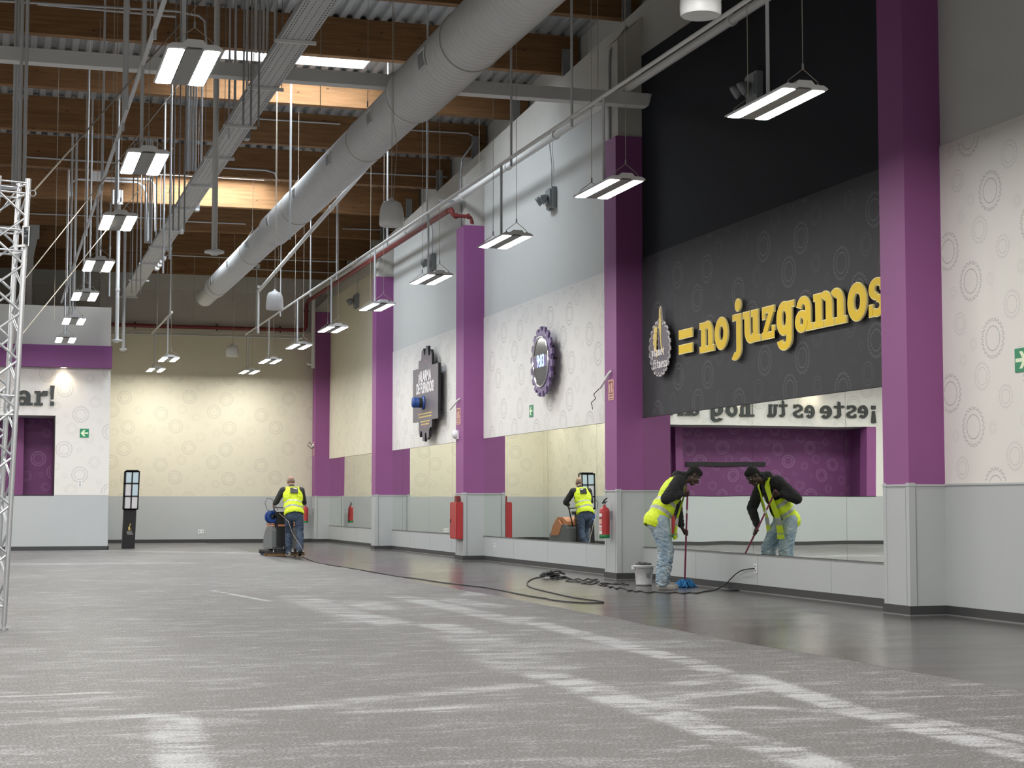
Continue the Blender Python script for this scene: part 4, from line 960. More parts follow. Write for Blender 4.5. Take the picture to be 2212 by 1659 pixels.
# extinguishers
def extinguisher(c, label, lab=True):
    x, y, z = c; t = thing('fire_extinguisher', label, 'fire extinguisher', c, 'red fire extinguishers with green foot'); r = .082
    one('cylinder', lambda b: b.lathe((x, y, z), [(r, .045), (r, .40), (r*.96, .43), (r*.75, .465), (r*.4, .485), (.02, .49), (.02, .52)], M['red'], 28), t)
    one('foot_ring', lambda b: b.lathe((x, y, z), [(.001, 0), (r*.95, 0), (r*1.03, .01), (r*1.03, .055), (r, .058)], M['extgreen'], 28), t)
    one('valve', lambda b: (b.tube([(x, y, z+.50), (x, y, z+.545)], .018, M['galv'], 8), b.bar((x-.04, y, z+.545), (x+.02, y, z+.55), .02, .02, M['blackp'])), t)
    one('lever', lambda b: (b.tube([(x-.02, y, z+.55), (x-.015, y-.02, z+.58), (x+.01, y-.05, z+.615), (x+.02, y-.075, z+.62)], [.012, .013, .011, .008], M['blackp'], 6), b.tube([(x, y, z+.555), (x+.02, y-.07, z+.57)], .007, M['blackp'], 6)), t)
    one('hose', lambda b: b.tube([(x+.01, y+.02, z+.53), (x+.02, y+.10, z+.50), (x+.03, y+.105, z+.35), (x+.03, y+.095, z+.12)], .011, M['blackp'], 8), t)
    one('wall_hook', lambda b: b.box((x+.06, y-.02, z+.30), (XC-.006 if x < XC-.05 else x+.1, y+.02, z+.42), M['galv']), t)
    def f(b):
        for z0, z1, mt in ((.335, .385, M['label']), (.30, .328, M['brownred']), (.22, .295, M['pink']), (.17, .2, M['label']), (.125, .165, M['pink']), (.065, .118, M['label'])):
            pts = []
            for i in range(9):
                a = math.radians(150+i*9); pts.append((x+math.cos(a)*(r+.001), y+math.sin(a)*(r+.001)))
            for p, q in zip(pts, pts[1:]): b.add([(p[0], p[1], z+z0), (q[0], q[1], z+z0), (q[0], q[1], z+z1), (p[0], p[1], z+z1)], [(0, 1, 2, 3)], mt)
    one('instruction_label', f, t)
extinguisher((9.10, 25.14, .63), 'large red fire extinguisher hanging on the second column')
extinguisher((8.98, 51.12, .58), 'small far red fire extinguisher hanging by the corner column')
# sockets
def socket(O, U, N, label, wd=.085, two=False):
    t = thing('wall_socket', label, 'socket', O)
    def f(b):
        b.frame(O, U, (0, 0, 1), N); b.prism([(-wd/2, -.06), (wd/2, -.06), (wd/2, .06), (-wd/2, .06)], 0, .010, M['whitep'])
    one('plate', f, t)
    def f(b):
        b.frame(O, U, (0, 0, 1), N)
        for s in ((-.03, .03) if not two else (0,)):
            for k in ((-1, 1) if two else (0,)): b.prism([(k*wd*.25+.018*math.cos(a), s+.018*math.sin(a)) for a in [2*PI*i/12 for i in range(12)]], .0095, .0115, M['greyp'])
    one('outlet', f, t)
socket((XP-.001, 20.81, .315), (0, -1, 0), (-1, 0, 0), 'white socket with the black cord plugged in below the nearest mirror')
socket((XP-.001, 33.1, .31), (0, -1, 0), (-1, 0, 0), 'small socket pair on the low wall beside the third column')
socket((5.92, YB-.022, .33), (1, 0, 0), (0, -1, 0), 'white double socket low on the far back wall', .17, True)
socket((2.07, YF-.006, 1.66), (1, 0, 0), (0, -1, 0), 'small square grey control plate right of the purple recess', .1)
# recess bar, downlights
tag(one('wall_rail', lambda b: b.box((-2.17, YF+1.44, 2.24), (.24, YF+1.5, 2.36), M['blackm'])), 'black horizontal rail on the purple recess wall, seen in the mirror', 'rail')
for k, xx in enumerate((1.62, -.6, -2.9)):
    t = thing('downlight', ['warm recessed downlight over the exclamation mark', 'warm recessed downlight over the recess middle', 'warm recessed downlight over the recess left end'][k], 'ceiling light', (xx, YF-.17, 4.54))
    one('trim_ring', lambda b: b.lathe((xx, YF-.17, 4.538), [(.08, .012), (.10, .012), (.10, 0), (.08, 0)], M['whitep'], 24), t)
    one('lens', lambda b: b.lathe((xx, YF-.17, 4.543), [(.001, 0), (.08, 0)], M['down'], 24), t)
    d = bpy.data.lights.new('downlight_beam', 'SPOT'); d.energy = 22; d.color = (1, .84, .6); d.spot_size = 2.3; d.spot_blend = .8; d.shadow_soft_size = .06
    o = bpy.data.objects.new('downlight_beam', d); COL.objects.link(o); o.location = (xx, YF-.17, 4.52)

# ------------------------------------------------------------------ display stand
t = thing('display_stand', 'slim black display stand with six pale panes standing before the back wall', 'display stand', (3.36, 45.4, 0)); sx, sy = 3.37, 45.4
lean = lambda z: .032*z
def ob(b, x0, x1, y0, y1, z0, z1, mt):
    vs = [(sx+x+lean(z), sy+y, z) for z in (z0, z1) for x, y in ((x0, y0), (x1, y0), (x1, y1), (x0, y1))]
    b.add(vs, [(0, 3, 2, 1), (4, 5, 6, 7), (0, 1, 5, 4), (1, 2, 6, 5), (2, 3, 7, 6), (3, 0, 4, 7)], mt)
one('pedestal', lambda b: (ob(b, -.17, .15, -.11, .11, .0, 1.0, M['blackp']), ob(b, -.155, .135, -.115, -.11, .02, .98, M['blackm'])), t)
def f(b):
    z0, z1 = 1.0, 2.0
    for y0, y1 in ((-.17, -.14), (.14, .17)):
        for x0, x1 in ((-.19, -.155), (.155, .19), (-.018, .018)): ob(b, x0, x1, y0, y1, z0, z1, M['blackm'])
        for za in (z0, z0+.33, z0+.66, z1-.035): ob(b, -.19, .19, y0, y1, za, za+.035, M['blackm'])
    for za in (z0, z1-.03): ob(b, -.19, .19, -.17, .17, za, za+.03, M['blackm'])
    ob(b, -.155, .155, -.14, .14, z1, z1+.025, M['blackm'])
one('lantern_frame', f, t)
for r_ in range(3):
    for c_ in range(2):
        x0 = -.155 if c_ == 0 else .018; za = 1.035+.33*(2-r_)
        mt = M['glassblue'] if (r_, c_) in ((0, 0), (0, 1), (1, 1)) else M['panelw']
        one('pane', lambda b: ob(b, x0, x0+.137, -.160, -.152, za, za+.295, mt), t)
def f(b):
    b.frame((sx+.02, sy-.1155, .50), (1, 0, 0), (0, 0, 1), (0, -1, 0))
    b.prism([(-.035, -.03), (.0, -.03), (.0, .06), (.02, .14), (.005, .15), (-.01, .07), (-.04, .05)], 0, .003, M['handyel']); b.strip([(.0, .03), (.015, -.0), (.04, -.04)], .008, .002, M['handyel'])
    u = -.075
    for ch, wd in zip('planet', (.022, .014, .021, .022, .02, .016)): glyph(b, ch, u, u+wd, -.085, .024, 0, .003, M['label']); u += wd+.004
    u = -.06
    for ch, wd in zip('fitness', (.017, .013, .016, .022, .02, .017, .017)): glyph(b, ch, u, u+wd, -.135, .024, 0, .003, M['label']); u += wd+.004
one('emblem', f, t)

# ------------------------------------------------------------------ truss tower at the left edge
t = thing('truss_tower', 'silver lighting truss tower cut off by the left edge of the picture', 'truss', (-.05, 16.7, 0))
c0 = Vector((-.06, 16.78, 0)); ang = math.radians(17); s_ = .20
lx = .26/4.2                                            # slight lean
def tp(i, z):
    a = ang+PI/2*i+PI/4; return Vector((c0.x+math.cos(a)*s_*1.0+lx*z*.55+.0, c0.y+math.sin(a)*s_, z))
for i in range(4):
    one('main_tube', lambda b: (b.tube([tp(i, .06), tp(i, 4.24)], .0255, M['alu'], 12), b.tube([tp(i, .0), tp(i, .02)], .04, M['alu'], 12), b.tube([tp(i, .02), tp(i, .1)], .018, M['alu'], 8), b.tube([tp(i, 2.05), tp(i, 2.13)], .030, M['alu'], 12)), t)
for i in range(4):
    def f(b):
        n = 17; j = (i+1) % 4
        for k in range(n):
            z0 = .25+k*3.85/n; z1 = z0+3.85/n
            a, c = (i, j) if k % 2 else (j, i); b.tube([tp(a, z0), tp(c, z1)], .012, M['alu'], 6)
        for z in (.22, 2.0, 2.18, 3.55, 3.75, 4.1, 4.2): b.tube([tp(i, z), tp(j, z)], .011, M['alu'], 6)
    one('brace', f, t)
def f(b):
    for i in (0, 1):
        for z in (3.80, 4.20):
            p = tp(i, z); b.tube([p, p+Vector((-2.4, .1, 0))], .0255, M['alu'], 10)
    for k in range(9):
        p = tp(0, 3.80 if k % 2 else 4.20)+Vector((-.27*k, .01*k, 0)); q = tp(0, 4.20 if k % 2 else 3.80)+Vector((-.27*(k+1), .01*(k+1), 0)); b.tube([p, q], .009, M['alu'], 6)
        b.tube([tp(0, 3.8)+Vector((-.27*k, 0, 0)), tp(1, 3.8)+Vector((-.27*(k+1), 0, 0))], .009, M['alu'], 6)
one('cross_truss', f, t)
one('eye_ring', lambda b: b.tube([tp(3, 4.1)+Vector((.045+.028*math.cos(a), -.02, .028*math.sin(a))) for a in [2*PI*i/16 for i in range(17)]], .006, M['galv'], 6), t)
pw = ony(58, 510, 16.6)
t = thing('flood_lamp', 'small flat flood lamp clamped to the truss tower', 'lamp', (pw.x, pw.y, pw.z))
one('lamp_body', lambda b: b.add([Vector((pw.x+a, pw.y+d, pw.z+c)) for a, d, c in ((-.03, .02, -.09), (.015, -.05, -.10), (.02, -.05, .08), (-.03, .02, .085), (-.03, .05, -.09), (.03, -.02, -.10), (.035, -.02, .08), (-.02, .05, .085))], [(0, 1, 2, 3), (7, 6, 5, 4), (0, 4, 5, 1), (1, 5, 6, 2), (2, 6, 7, 3), (3, 7, 4, 0)], M['glassdark']), t)
one('clamp', lambda b: (b.tube([(pw.x-.03, pw.y+.03, pw.z-.1), (pw.x-.03, pw.y+.03, pw.z+.1)], .012, M['whitep'], 8), b.bar((pw.x-.08, pw.y+.05, pw.z-.09), (pw.x-.0, pw.y, pw.z-.09), .02, .02, M['whitep']), b.tube([(pw.x+.015, pw.y-.05, pw.z-.1), (pw.x+.02, pw.y-.05, pw.z+.085)], .006, M['whitep'], 6), b.tube([(pw.x+.02, pw.y-.05, pw.z+.083), (pw.x-.03, pw.y+.02, pw.z+.088)], .006, M['whitep'], 6)), t)
# guy wires
e0 = tp(3, 4.13)+Vector((.06, -.02, 0))
for a, c, lb in ((e0, ony(440, -5, 24), 'beige guy rope rising right from the truss tower'), (ony(44, 615, 17.0), ony(385, 185, 30.0), 'thin guy wire crossing behind the third left light'), (ony(44, 727, 17.2), ony(390, 300, 36), 'thinner guy wire crossing above the purple band')):
    d = (c-a); k = 1+max(0, (zbeam(c.y)+.7-c.z)/max(.01, d.z)); tag(one('guy_rope', lambda b: b.tube([a, a+d*k], .0085 if c.y < 25 else .006, M['wire'], 6)), lb, 'rope')

# ------------------------------------------------------------------ people: every body is one continuous surface
M['skin_dark'] = mat('skin_dark_brown', (.050, .026, .018), .5, var=.1)
M['skin_pale'] = mat('skin_pale', (.42, .25, .18), .5, var=.1)
M['hair_black'] = mat('hair_black', (.006, .006, .006), .85, bump=.9, bscale=120)
M['hair_grey'] = mat('hair_cropped_grey', (.24, .165, .125), .85, bump=.5, bscale=120)
M['hoodie'] = mat('hooded_top_black', (.012, .012, .015), .85, var=.2, bump=.5, bscale=25)
M['shirt'] = mat('long_sleeve_charcoal', (.045, .045, .047), .85, var=.15, bump=.4, bscale=25)
M['hivis'] = mat('hi_vis_yellow', (.66, .82, .02), .6, var=.10, scale=6, bump=.5, bscale=14)
M['hivisd'] = mat('hi_vis_reflective', (.40, .43, .41), .35, .2)
M['shoe'] = mat('trainer_grey', (.34, .33, .31), .7, var=.3, scale=30)
M['shoeb'] = mat('shoe_black', (.015, .015, .016), .6)
M['eye'] = mat('eye_white', (.5, .5, .48), .3)
def denim(name, a, c, scale=5):
    mt = bpy.data.materials.new(name); mt.use_nodes = True; nt = mt.node_tree; b = nt.nodes['Principled BSDF']; b.inputs['Roughness'].default_value = .85
    tc = nt.nodes.new('ShaderNodeTexCoord'); nz = nt.nodes.new('ShaderNodeTexNoise'); nz.inputs['Scale'].default_value = scale; nz.inputs['Detail'].default_value = 7; nz.inputs['Roughness'].default_value = .65
    nt.links.new(tc.outputs['Object'], nz.inputs['Vector']); cr = nt.nodes.new('ShaderNodeValToRGB'); cr.color_ramp.elements[0].position = .36; cr.color_ramp.elements[1].position = .66
    cr.color_ramp.elements[0].color = (*a, 1); cr.color_ramp.elements[1].color = (*c, 1); nt.links.new(nz.outputs['Fac'], cr.inputs[0]); nt.links.new(cr.outputs[0], b.inputs['Base Color'])
    return mt
M['jeans_pale'] = denim('jeans_bleached', (.16, .26, .36), (.50, .57, .60), 7); M['jeans_dark'] = denim('jeans_dark', (.022, .034, .065), (.075, .11, .17), 6)

def ell_pts(c, r, R=None, nu=20, nv=12):
    vs, fs = [], []; c = Vector(c)
    for i in range(nv+1):
        th = PI*i/nv
        for j in range(nu):
            ph = 2*PI*j/nu; p = Vector((math.sin(th)*math.cos(ph)*r[0], math.sin(th)*math.sin(ph)*r[1], math.cos(th)*r[2]))
            if i in (0, nv): p += Vector((1e-4*math.cos(ph), 1e-4*math.sin(ph), 0))
            vs.append(c+(R @ p if R else p))
    for i in range(nv):
        for j in range(nu): fs.append((i*nu+j, (i+1)*nu+j, (i+1)*nu+(j+1) % nu, i*nu+(j+1) % nu))
    fs.append(tuple(range(nu))[::1]); fs.append(tuple(nv*nu+j for j in range(nu-1, -1, -1)))
    return vs, fs
def cap_pts(p0, p1, r0, r1, n=14, sq=(1, 1), up=None):
    p0, p1 = Vector(p0), Vector(p1); d = p1-p0; L = max(d.length, 1e-4); d = d/L
    a = Vector(up) if up else (Vector((0, 0, 1)) if abs(d.z) < .9 else Vector((1, 0, 0)))
    u = d.cross(a).normalized(); v = u.cross(d); prof = []
    for i in range(6): t = PI/2*(1-i/5); prof.append((math.cos(t)*r0, -math.sin(t)*r0))
    for i in range(1, 4): prof.append((r0+(r1-r0)*i/4, L*i/4))
    for i in range(6): t = PI/2*i/5; prof.append((math.cos(t)*r1, L+math.sin(t)*r1))
    vs, fs = [], []
    for r, h in prof:
        for j in range(n): t = 2*PI*j/n; vs.append(p0+d*h+(u*math.cos(t)*sq[0]+v*math.sin(t)*sq[1])*max(r, 1e-4))
    k = len(prof)
    for i in range(k-1):
        for j in range(n): fs.append((i*n+j, i*n+(j+1) % n, (i+1)*n+(j+1) % n, (i+1)*n+j))
    fs.append(tuple(range(n-1, -1, -1))); fs.append(tuple((k-1)*n+j for j in range(n)))
    return vs, fs
def skin(name, prims, voxel, mt, parent, smooth=4, disp=None, facemat=None, drop=None, mats=None, lab=None):
    V, Fc = [], []
    for pr in prims:
        if pr[0] == 'e': vs, fs = ell_pts(*pr[1:])
        else: vs, fs = cap_pts(*pr[1:])
        bb = len(V); V += vs; Fc += [tuple(bb+i for i in f) for f in fs]
    me = bpy.data.meshes.new(name+'_raw'); me.from_pydata([tuple(v) for v in V], [], Fc); me.update()
    o = bpy.data.objects.new(name+'_raw', me); COL.objects.link(o)
    m = o.modifiers.new('r', 'REMESH'); m.mode = 'VOXEL'; m.voxel_size = voxel
    if smooth: q = o.modifiers.new('s', 'SMOOTH'); q.iterations = smooth; q.factor = .5
    bpy.context.view_layer.update(); dg = bpy.context.evaluated_depsgraph_get()
    me2 = bpy.data.meshes.new_from_object(o.evaluated_get(dg)); bpy.data.objects.remove(o)
    me2.name = name
    if disp:
        nn = [v.normal.copy() for v in me2.vertices]
        for v, n_ in zip(me2.vertices, nn): v.co = v.co+n_*disp(v.co)
    bm = bmesh.new(); bm.from_mesh(me2)
    if drop:
        ds = [f for f in bm.faces if drop(f.calc_center_median())]; bmesh.ops.delete(bm, geom=ds, context='FACES')
    me2.materials.clear()
    for q in (mats or [mt]): me2.materials.append(q)
    for f in bm.faces:
        f.smooth = True; f.material_index = 0
        if facemat: f.material_index = facemat(f.calc_center_median())
    bm.to_mesh(me2); bm.free()
    off = parent_loc(parent)
    me2.transform(Matrix.Translation(-off)); ob2 = bpy.data.objects.new(name, me2); COL.objects.link(ob2); ob2.parent = parent
    if lab: ob2['label'] = lab
    return ob2
def folds(scale, amp, stretch=(1, 1, 1)):
    def f(p):
        q = Vector((p.x*scale*stretch[0], p.y*scale*stretch[1], p.z*scale*stretch[2])); n_ = noise.fractal(q, 1.0, 2.0, 3); return (abs(n_)*-1.6+.35)*amp
    return f
def hand_prims(grip, axis, wrist, r=.014, flip=1):
    """palm, four bent fingers wrapped round a shaft and a thumb, all rooted in the palm"""
    g, ax = Vector(grip), Vector(axis).normalized(); w_ = Vector(wrist); d = (w_-g); d = (d-ax*d.dot(ax)).normalized(); side = ax.cross(d).normalized()*flip
    P = []; pc = g+d*(r+.020)+side*.004
    P.append(('c', pc-ax*.030, pc+ax*.030, .021, .019)); P.append(('c', pc+ax*.0+d*.01, w_, .026, .024))
    for i, L in enumerate((.9, 1., .97, .82)):
        b0 = g+ax*(.033-.022*i); pts = []
        for t in (20, 75, 135, 195, 240*L):
            a = math.radians(t); pts.append(b0+(d*math.cos(a)+side*math.sin(a))*(r+.0085))
        for p, q in zip(pts, pts[1:]): P.append(('c', p, q, .0086, .0080))
    th = [pc+ax*.030, g+ax*.046-side*(r+.010)+d*.008, g+ax*.040-side*(r*.6+.008)-d*(r+.006)]
    P.append(('c', th[0], th[1], .013, .010)); P.append(('c', th[1], th[2], .010, .0085))
    return P
def head_prims(c, f, up_, s=1.):
    """skull, jaw, nose, lips, brow, ears; f = facing direction"""
    f = Vector(f).normalized(); u = Vector(up_); u = (u-f*u.dot(f)).normalized(); r_ = f.cross(u); c = Vector(c)
    R = Matrix((r_, f, u)).transposed()
    A = lambda x, y, z: c+(r_*x+f*y+u*z)*s
    P = [('e', A(0, -.012, .035), (.074*s, .094*s, .085*s), R), ('e', A(0, .02, -.02), (.062*s, .072*s, .085*s), R), ('c', A(-.022, .058, -.085), A(.022, .058, -.085), .026*s, .026*s),
         ('c', A(0, .085, .012), A(0, .104, -.022), .010*s, .016*s), ('c', A(-.010, .096, -.026), A(.010, .096, -.026), .011*s, .011*s),
         ('c', A(-.020, .082, -.052), A(.020, .082, -.052), .011*s, .011*s), ('c', A(-.018, .078, -.064), A(.018, .078, -.064), .011*s, .011*s),
         ('c', A(-.042, .070, .032), A(.042, .070, .032), .014*s, .014*s), ('c', A(-.05, .055, -.015), A(-.045, .05, -.03), .022*s, .02*s), ('c', A(.05, .055, -.015), A(.045, .05, -.03), .022*s, .02*s)]
    for q in (-1, 1): P.append(('e', A(q*.078, -.010, .0), (.011*s, .020*s, .032*s), R))
    return P, A, R

# ---- man with the mop
t = thing('person', 'person in yellow hi-vis vest and pale jeans bending over a mop by the mirror', 'person', (8.82, 21.9, 0))
hipc = Vector((8.70, 21.90, .97)); neck = Vector((9.01, 21.89, 1.515)); hd = Vector((9.215, 21.865, 1.545))
face_dir = Vector((.62, -.12, -.62)); up_h = Vector((.62, 0, .70))
sR, sL = Vector((8.93, 21.69, 1.47)), Vector((8.99, 22.10, 1.42)); eR, eL = Vector((8.70, 21.58, 1.235)), Vector((9.10, 22.17, 1.10))
gR, gL = Vector((9.02, 21.61, 1.31)), Vector((9.145, 21.965, .765)); shaft = (gL-gR).normalized()
wR, wL = gR+Vector((-.085, -.005, -.005)), gL+Vector((-.05, .05, .09))
HP, A, RH = head_prims(hd, face_dir, up_h, 1.03)
kR, kL = Vector((8.77, 21.80, .53)), Vector((8.90, 22.08, .53)); aR, aL = Vector((8.71, 21.79, .09)), Vector((8.85, 22.07, .09))
hR, hL = hipc+Vector((.0, -.10, -.04)), hipc+Vector((.02, .10, -.04))
ax_t = (neck-hipc).normalized(); lat = Vector((0.03, 1, 0)).normalized(); fr_t = lat.cross(ax_t).normalized()
RT = Matrix((fr_t, lat, ax_t)).transposed()
body = HP+[('c', neck-ax_t*.05, hd-Vector((.02, 0, .03)), .058, .056), ('e', hipc+ax_t*.40, (.10, .175, .22), RT), ('e', hipc+ax_t*.14, (.10, .15, .20), RT), ('e', hipc, (.11, .155, .12), RT),
        ('c', sR, eR, .048, .040), ('c', eR, wR, .040, .027), ('c', sL, eL, .048, .040), ('c', eL, wL, .040, .027), ('c', neck-ax_t*.05, sR, .05, .05), ('c', neck-ax_t*.05, sL, .05, .05),
        ('c', hR, kR, .078, .052), ('c', kR, aR, .052, .036), ('c', hL, kL, .078, .052), ('c', kL, aL, .052, .036), ('c', aR+Vector((0, 0, -.03)), aR+Vector((.15, -.01, -.045)), .035, .028), ('c', aL+Vector((0, 0, -.03)), aL+Vector((.15, -.02, -.045)), .035, .028)]
body += hand_prims(gR, -shaft, wR, .013, 1)+hand_prims(gL, -shaft, wL, .013, -1)
skin('body', body, .0062, M['skin_dark'], t, 2)
# hair cap
hp = [('e', A(0, -.020, .052), (.083, .102, .086), RH), ('e', A(0, -.055, .02), (.076, .060, .075), RH), ('e', A(0, .03, .085), (.062, .05, .045), RH)]
skin('hair', hp, .008, M['hair_black'], t, 1, disp=lambda p: noise.noise(p*70)*.006)
for q in (-1, 1): one('eye', lambda b: b.lathe(A(q*.032, .074, .012), [(.001, -.010), (.009, -.006), (.011, 0), (.007, .008), (.001, .011)], M['eye'], 10, face_dir), t)
def leg(h, k, a, rr=(.105, .088, .078, .07), front=Vector((1, 0, 0))):
    mid = k.lerp(a, .55)
    return [('c', h, h.lerp(k, .5), rr[0], rr[0]*.93), ('c', h.lerp(k, .5), k, rr[0]*.93, rr[1]), ('c', k, mid, rr[1], rr[2]), ('c', mid, a+Vector((0, 0, .0)), rr[2], rr[3])]
jp = [('e', hipc+Vector((0, 0, .0)), (.125, .175, .14), RT), ('e', hipc+Vector((-.05, 0, -.06)), (.09, .16, .12), None)]+leg(hR, kR, aR+Vector((.0, 0, .02)), (.125, .105, .095, .082))+leg(hL, kL, aL+Vector((0, 0, .02)), (.125, .105, .095, .082))
def jfold(p):
    n_ = noise.fractal(Vector((p.x*9, p.y*9, p.z*26+p.x*12)), 1.0, 2.0, 3); amp = .012+.016*max(0, min(1, (.75-p.z)/.6)); return (.30-abs(n_)*1.5)*amp
skin('jeans', jp, .0075, M['jeans_pale'], t, 3, disp=jfold)
# hooded top: trunk, sleeves, hood
tp_ = [('e', hipc+ax_t*.40, (.135, .205, .24), RT), ('e', hipc+ax_t*.16, (.135, .185, .22), RT), ('e', hipc+ax_t*.02+fr_t*.03, (.125, .175, .12), RT), ('c', sR, eR, .092, .080), ('c', eR, wR-(wR-eR)*.10, .078, .052),
       ('c', sL, eL, .086, .074), ('c', eL, wL-(wL-eL)*.10, .072, .050), ('c', neck-ax_t*.04, sR, .08, .078), ('c', neck-ax_t*.04, sL, .08, .078), ('c', neck-ax_t*.03, neck+Vector((.07, 0, .02)), .095, .078), ('e', neck+Vector((-.01, 0, .03)), (.085, .10, .075), RT)]
skin('hooded_top', tp_, .009, M['hoodie'], t, 3, disp=folds(14, .010, (1, 1, 1.6)))
# vest: shell round the trunk, open at the front and at the arms
vp = [('e', hipc+ax_t*.40, (.150, .222, .255), RT), ('e', hipc+ax_t*.14, (.160, .212, .25), RT), ('e', hipc-ax_t*.04, (.172, .215, .18), RT), ('c', neck-ax_t*.05-lat*.03, sR+lat*.06, .088, .084), ('c', neck-ax_t*.05+lat*.03, sL-lat*.06, .088, .084)]
def tl(p): d = p-hipc; return d.dot(ax_t), d.dot(lat), d.dot(fr_t)
def vmat(p):
    a, l, f = tl(p); a += .02*math.sin(l*9)+.10*f; return 1 if (.055 < a < .105 or .20 < a < .25) else 0
def vdrop(p):
    a, l, f = tl(p)
    if a < -.15+.06*f or a > .60: return True
    if f > .02 and abs(l) < .075+.03*(a > .35): return True             # open front
    for s0 in (sR, sL):                                               # arm holes
        if (p-s0).length < .112 and abs(l) > .125: return True
    if abs(l) > .15 and a > .33 and f > -.03: return True
    if a > .50 and f > -.03 and abs(l) < .10: return True
    return False
v_ = skin('safety_vest', vp, .010, M['hivis'], t, 3, disp=folds(9, .010), facemat=vmat, drop=vdrop, mats=[M['hivis'], M['hivisd']])
md = v_.modifiers.new('thick', 'SOLIDIFY'); md.thickness = .004
def flap(b):   # hanging front edges of the open vest
    for s0, mt in ((-1, M['hivis']), (1, M['hivis'])):
        top = neck+lat*s0*.12+fr_t*.13-ax_t*.02; n_ = 14; rows = []
        pts = [neck+lat*s0*.10+ax_t*.02+fr_t*.03, neck+lat*s0*.12-ax_t*.06+fr_t*.125, neck+lat*s0*.13-ax_t*.25+fr_t*.165, hipc+lat*s0*.15+ax_t*.12+fr_t*.185+Vector((.02, 0, -.02)), hipc+lat*s0*.16+fr_t*.20+Vector((.03, 0, -.12)), hipc+lat*s0*.15+fr_t*.16+Vector((.06, 0, -.22))]
        for i in range(len(pts)-1):
            for j in range(4):
                p = pts[i].lerp(pts[i+1], j/4); q = pts[i].lerp(pts[i+1], (j+1)/4); w0 = .065+.02*i; k = i*4+j
                mt2 = M['hivisd'] if k in (12, 13, 16) else M['hivis']
                a0, a1, c0, c1 = p-lat*s0*w0*.5-fr_t*.01, p+lat*s0*w0*.8-fr_t*.03, q+lat*s0*w0*.8-fr_t*.03, q-lat*s0*w0*.5-fr_t*.01
                b.add([a0, a1, c0, c1, a0-fr_t*.004, a1-fr_t*.004, c1*1-fr_t*.0, c0], [(0, 1, 2, 3)], mt2, True)
one('vest_front_edge', flap, t)
def shoe(a, d, mt, sole):
    d = Vector(d).normalized()
    return [('c', a+Vector((0, 0, -.005))-d*.02, a+Vector((0, 0, -.015))+d*.03, .048, .047), ('c', a-d*.035+Vector((0, 0, -.045)), a+d*.15+Vector((0, 0, -.052)), .042, .036), ('c', a+d*.10+Vector((0, 0, -.05)), a+d*.17+Vector((0, 0, -.056)), .042, .034)]
for s0, a_, d_ in (('near', aR, (1, -.12, 0)), ('far', aL, (1, -.35, 0))):
    skin('shoe', shoe(a_, d_, None, None), .007, M['shoe'], t, 2, drop=lambda p: False, facemat=lambda p: 1 if p.z < .022 else 0, mats=[M['shoe'], M['label']])
# the mop
tm = thing('mop', 'pink-handled mop with blue strands resting on the wet floor', 'mop', (9.24, 22.3, 0))
base = gL+shaft*((gL.z-.07)/-shaft.z); topm = gR-shaft*.05
one('handle', lambda b: (b.tube([topm, topm+shaft*.32], .0125, M['pinkred'], 10), b.tube([topm+shaft*.32, topm+shaft*.38], .013, M['label'], 10), b.tube([topm+shaft*.38, base], .0125, M['pinkred'], 10)), tm)
def strands(b):
    rr = random.Random(3)
    for i in range(90):
        a = rr.uniform(0, 2*PI); l = rr.uniform(.07, .17); q = Vector((base.x, base.y, .06)); e = q+Vector((math.cos(a)*l, math.sin(a)*l*1.1, 0)); m_ = q.lerp(e, .5)+Vector((rr.uniform(-.02, .02), rr.uniform(-.02, .02), rr.uniform(.0, .05)))
        b.tube([q+Vector((rr.uniform(-.02, .02), rr.uniform(-.02, .02), rr.uniform(-.01, .03))), m_, Vector((e.x, e.y, .014)), Vector((e.x+rr.uniform(-.03, .03), e.y+rr.uniform(-.03, .03), .011))], .0095, M['mopblue'], 5)
one('mop_head', strands, tm)
one('socket', lambda b: b.tube([base, base-shaft*.06], .022, M['blue'], 10), tm)
# bucket
bc = onz(1389, 1266); bx, by = bc.x+.06, bc.y+.12
t = thing('bucket', 'grey plastic bucket holding a black bag beside the bending person', 'bucket', (bx, by, 0))
one('tub', lambda b: b.lathe((bx, by, 0), [(.001, .004), (.105, .004), (.108, 0), (.113, .03), (.140, .27), (.152, .272), (.152, .292), (.140, .294), (.135, .27), (.105, .05), (.001, .045)], M['bucket'], 32), t)
one('handle', lambda b: b.tube([(bx-.153, by, .28)]+[(bx-.155*math.cos(PI*i/12), by-.155*math.sin(PI*i/12)*.97, .275-.02*math.sin(PI*i/12)) for i in range(13)], .005, M['galv'], 6), t)
one('spout_lug', lambda b: b.box((bx-.18, by-.02, .235), (bx-.145, by+.02, .29), M['bucket']), t)
def emb(b):
    b.frame((bx+.02, by-.129, .155), (1, 0, 0), (0, 0, 1), (0, -1, -.1)); b.prism([(-.03, .05), (-.015, .01), (0, .03), (.015, .01), (.03, .05), (.028, -.03), (.0, -.05), (-.028, -.03)], 0, .004, M['greyp'])
one('emblem', emb, t)
tb = thing('rubbish_bag', 'black bag stuffed into the top of the grey bucket', 'bag', (bx, by, .27))
skin('bag', [('e', (bx, by, .285), (.125, .125, .045)), ('e', (bx+.03, by-.04, .305), (.08, .06, .03)), ('e', (bx-.05, by+.02, .30), (.06, .08, .035))], .008, M['bagblack'], tb, 1, disp=lambda p: noise.noise(p*32)*.014)

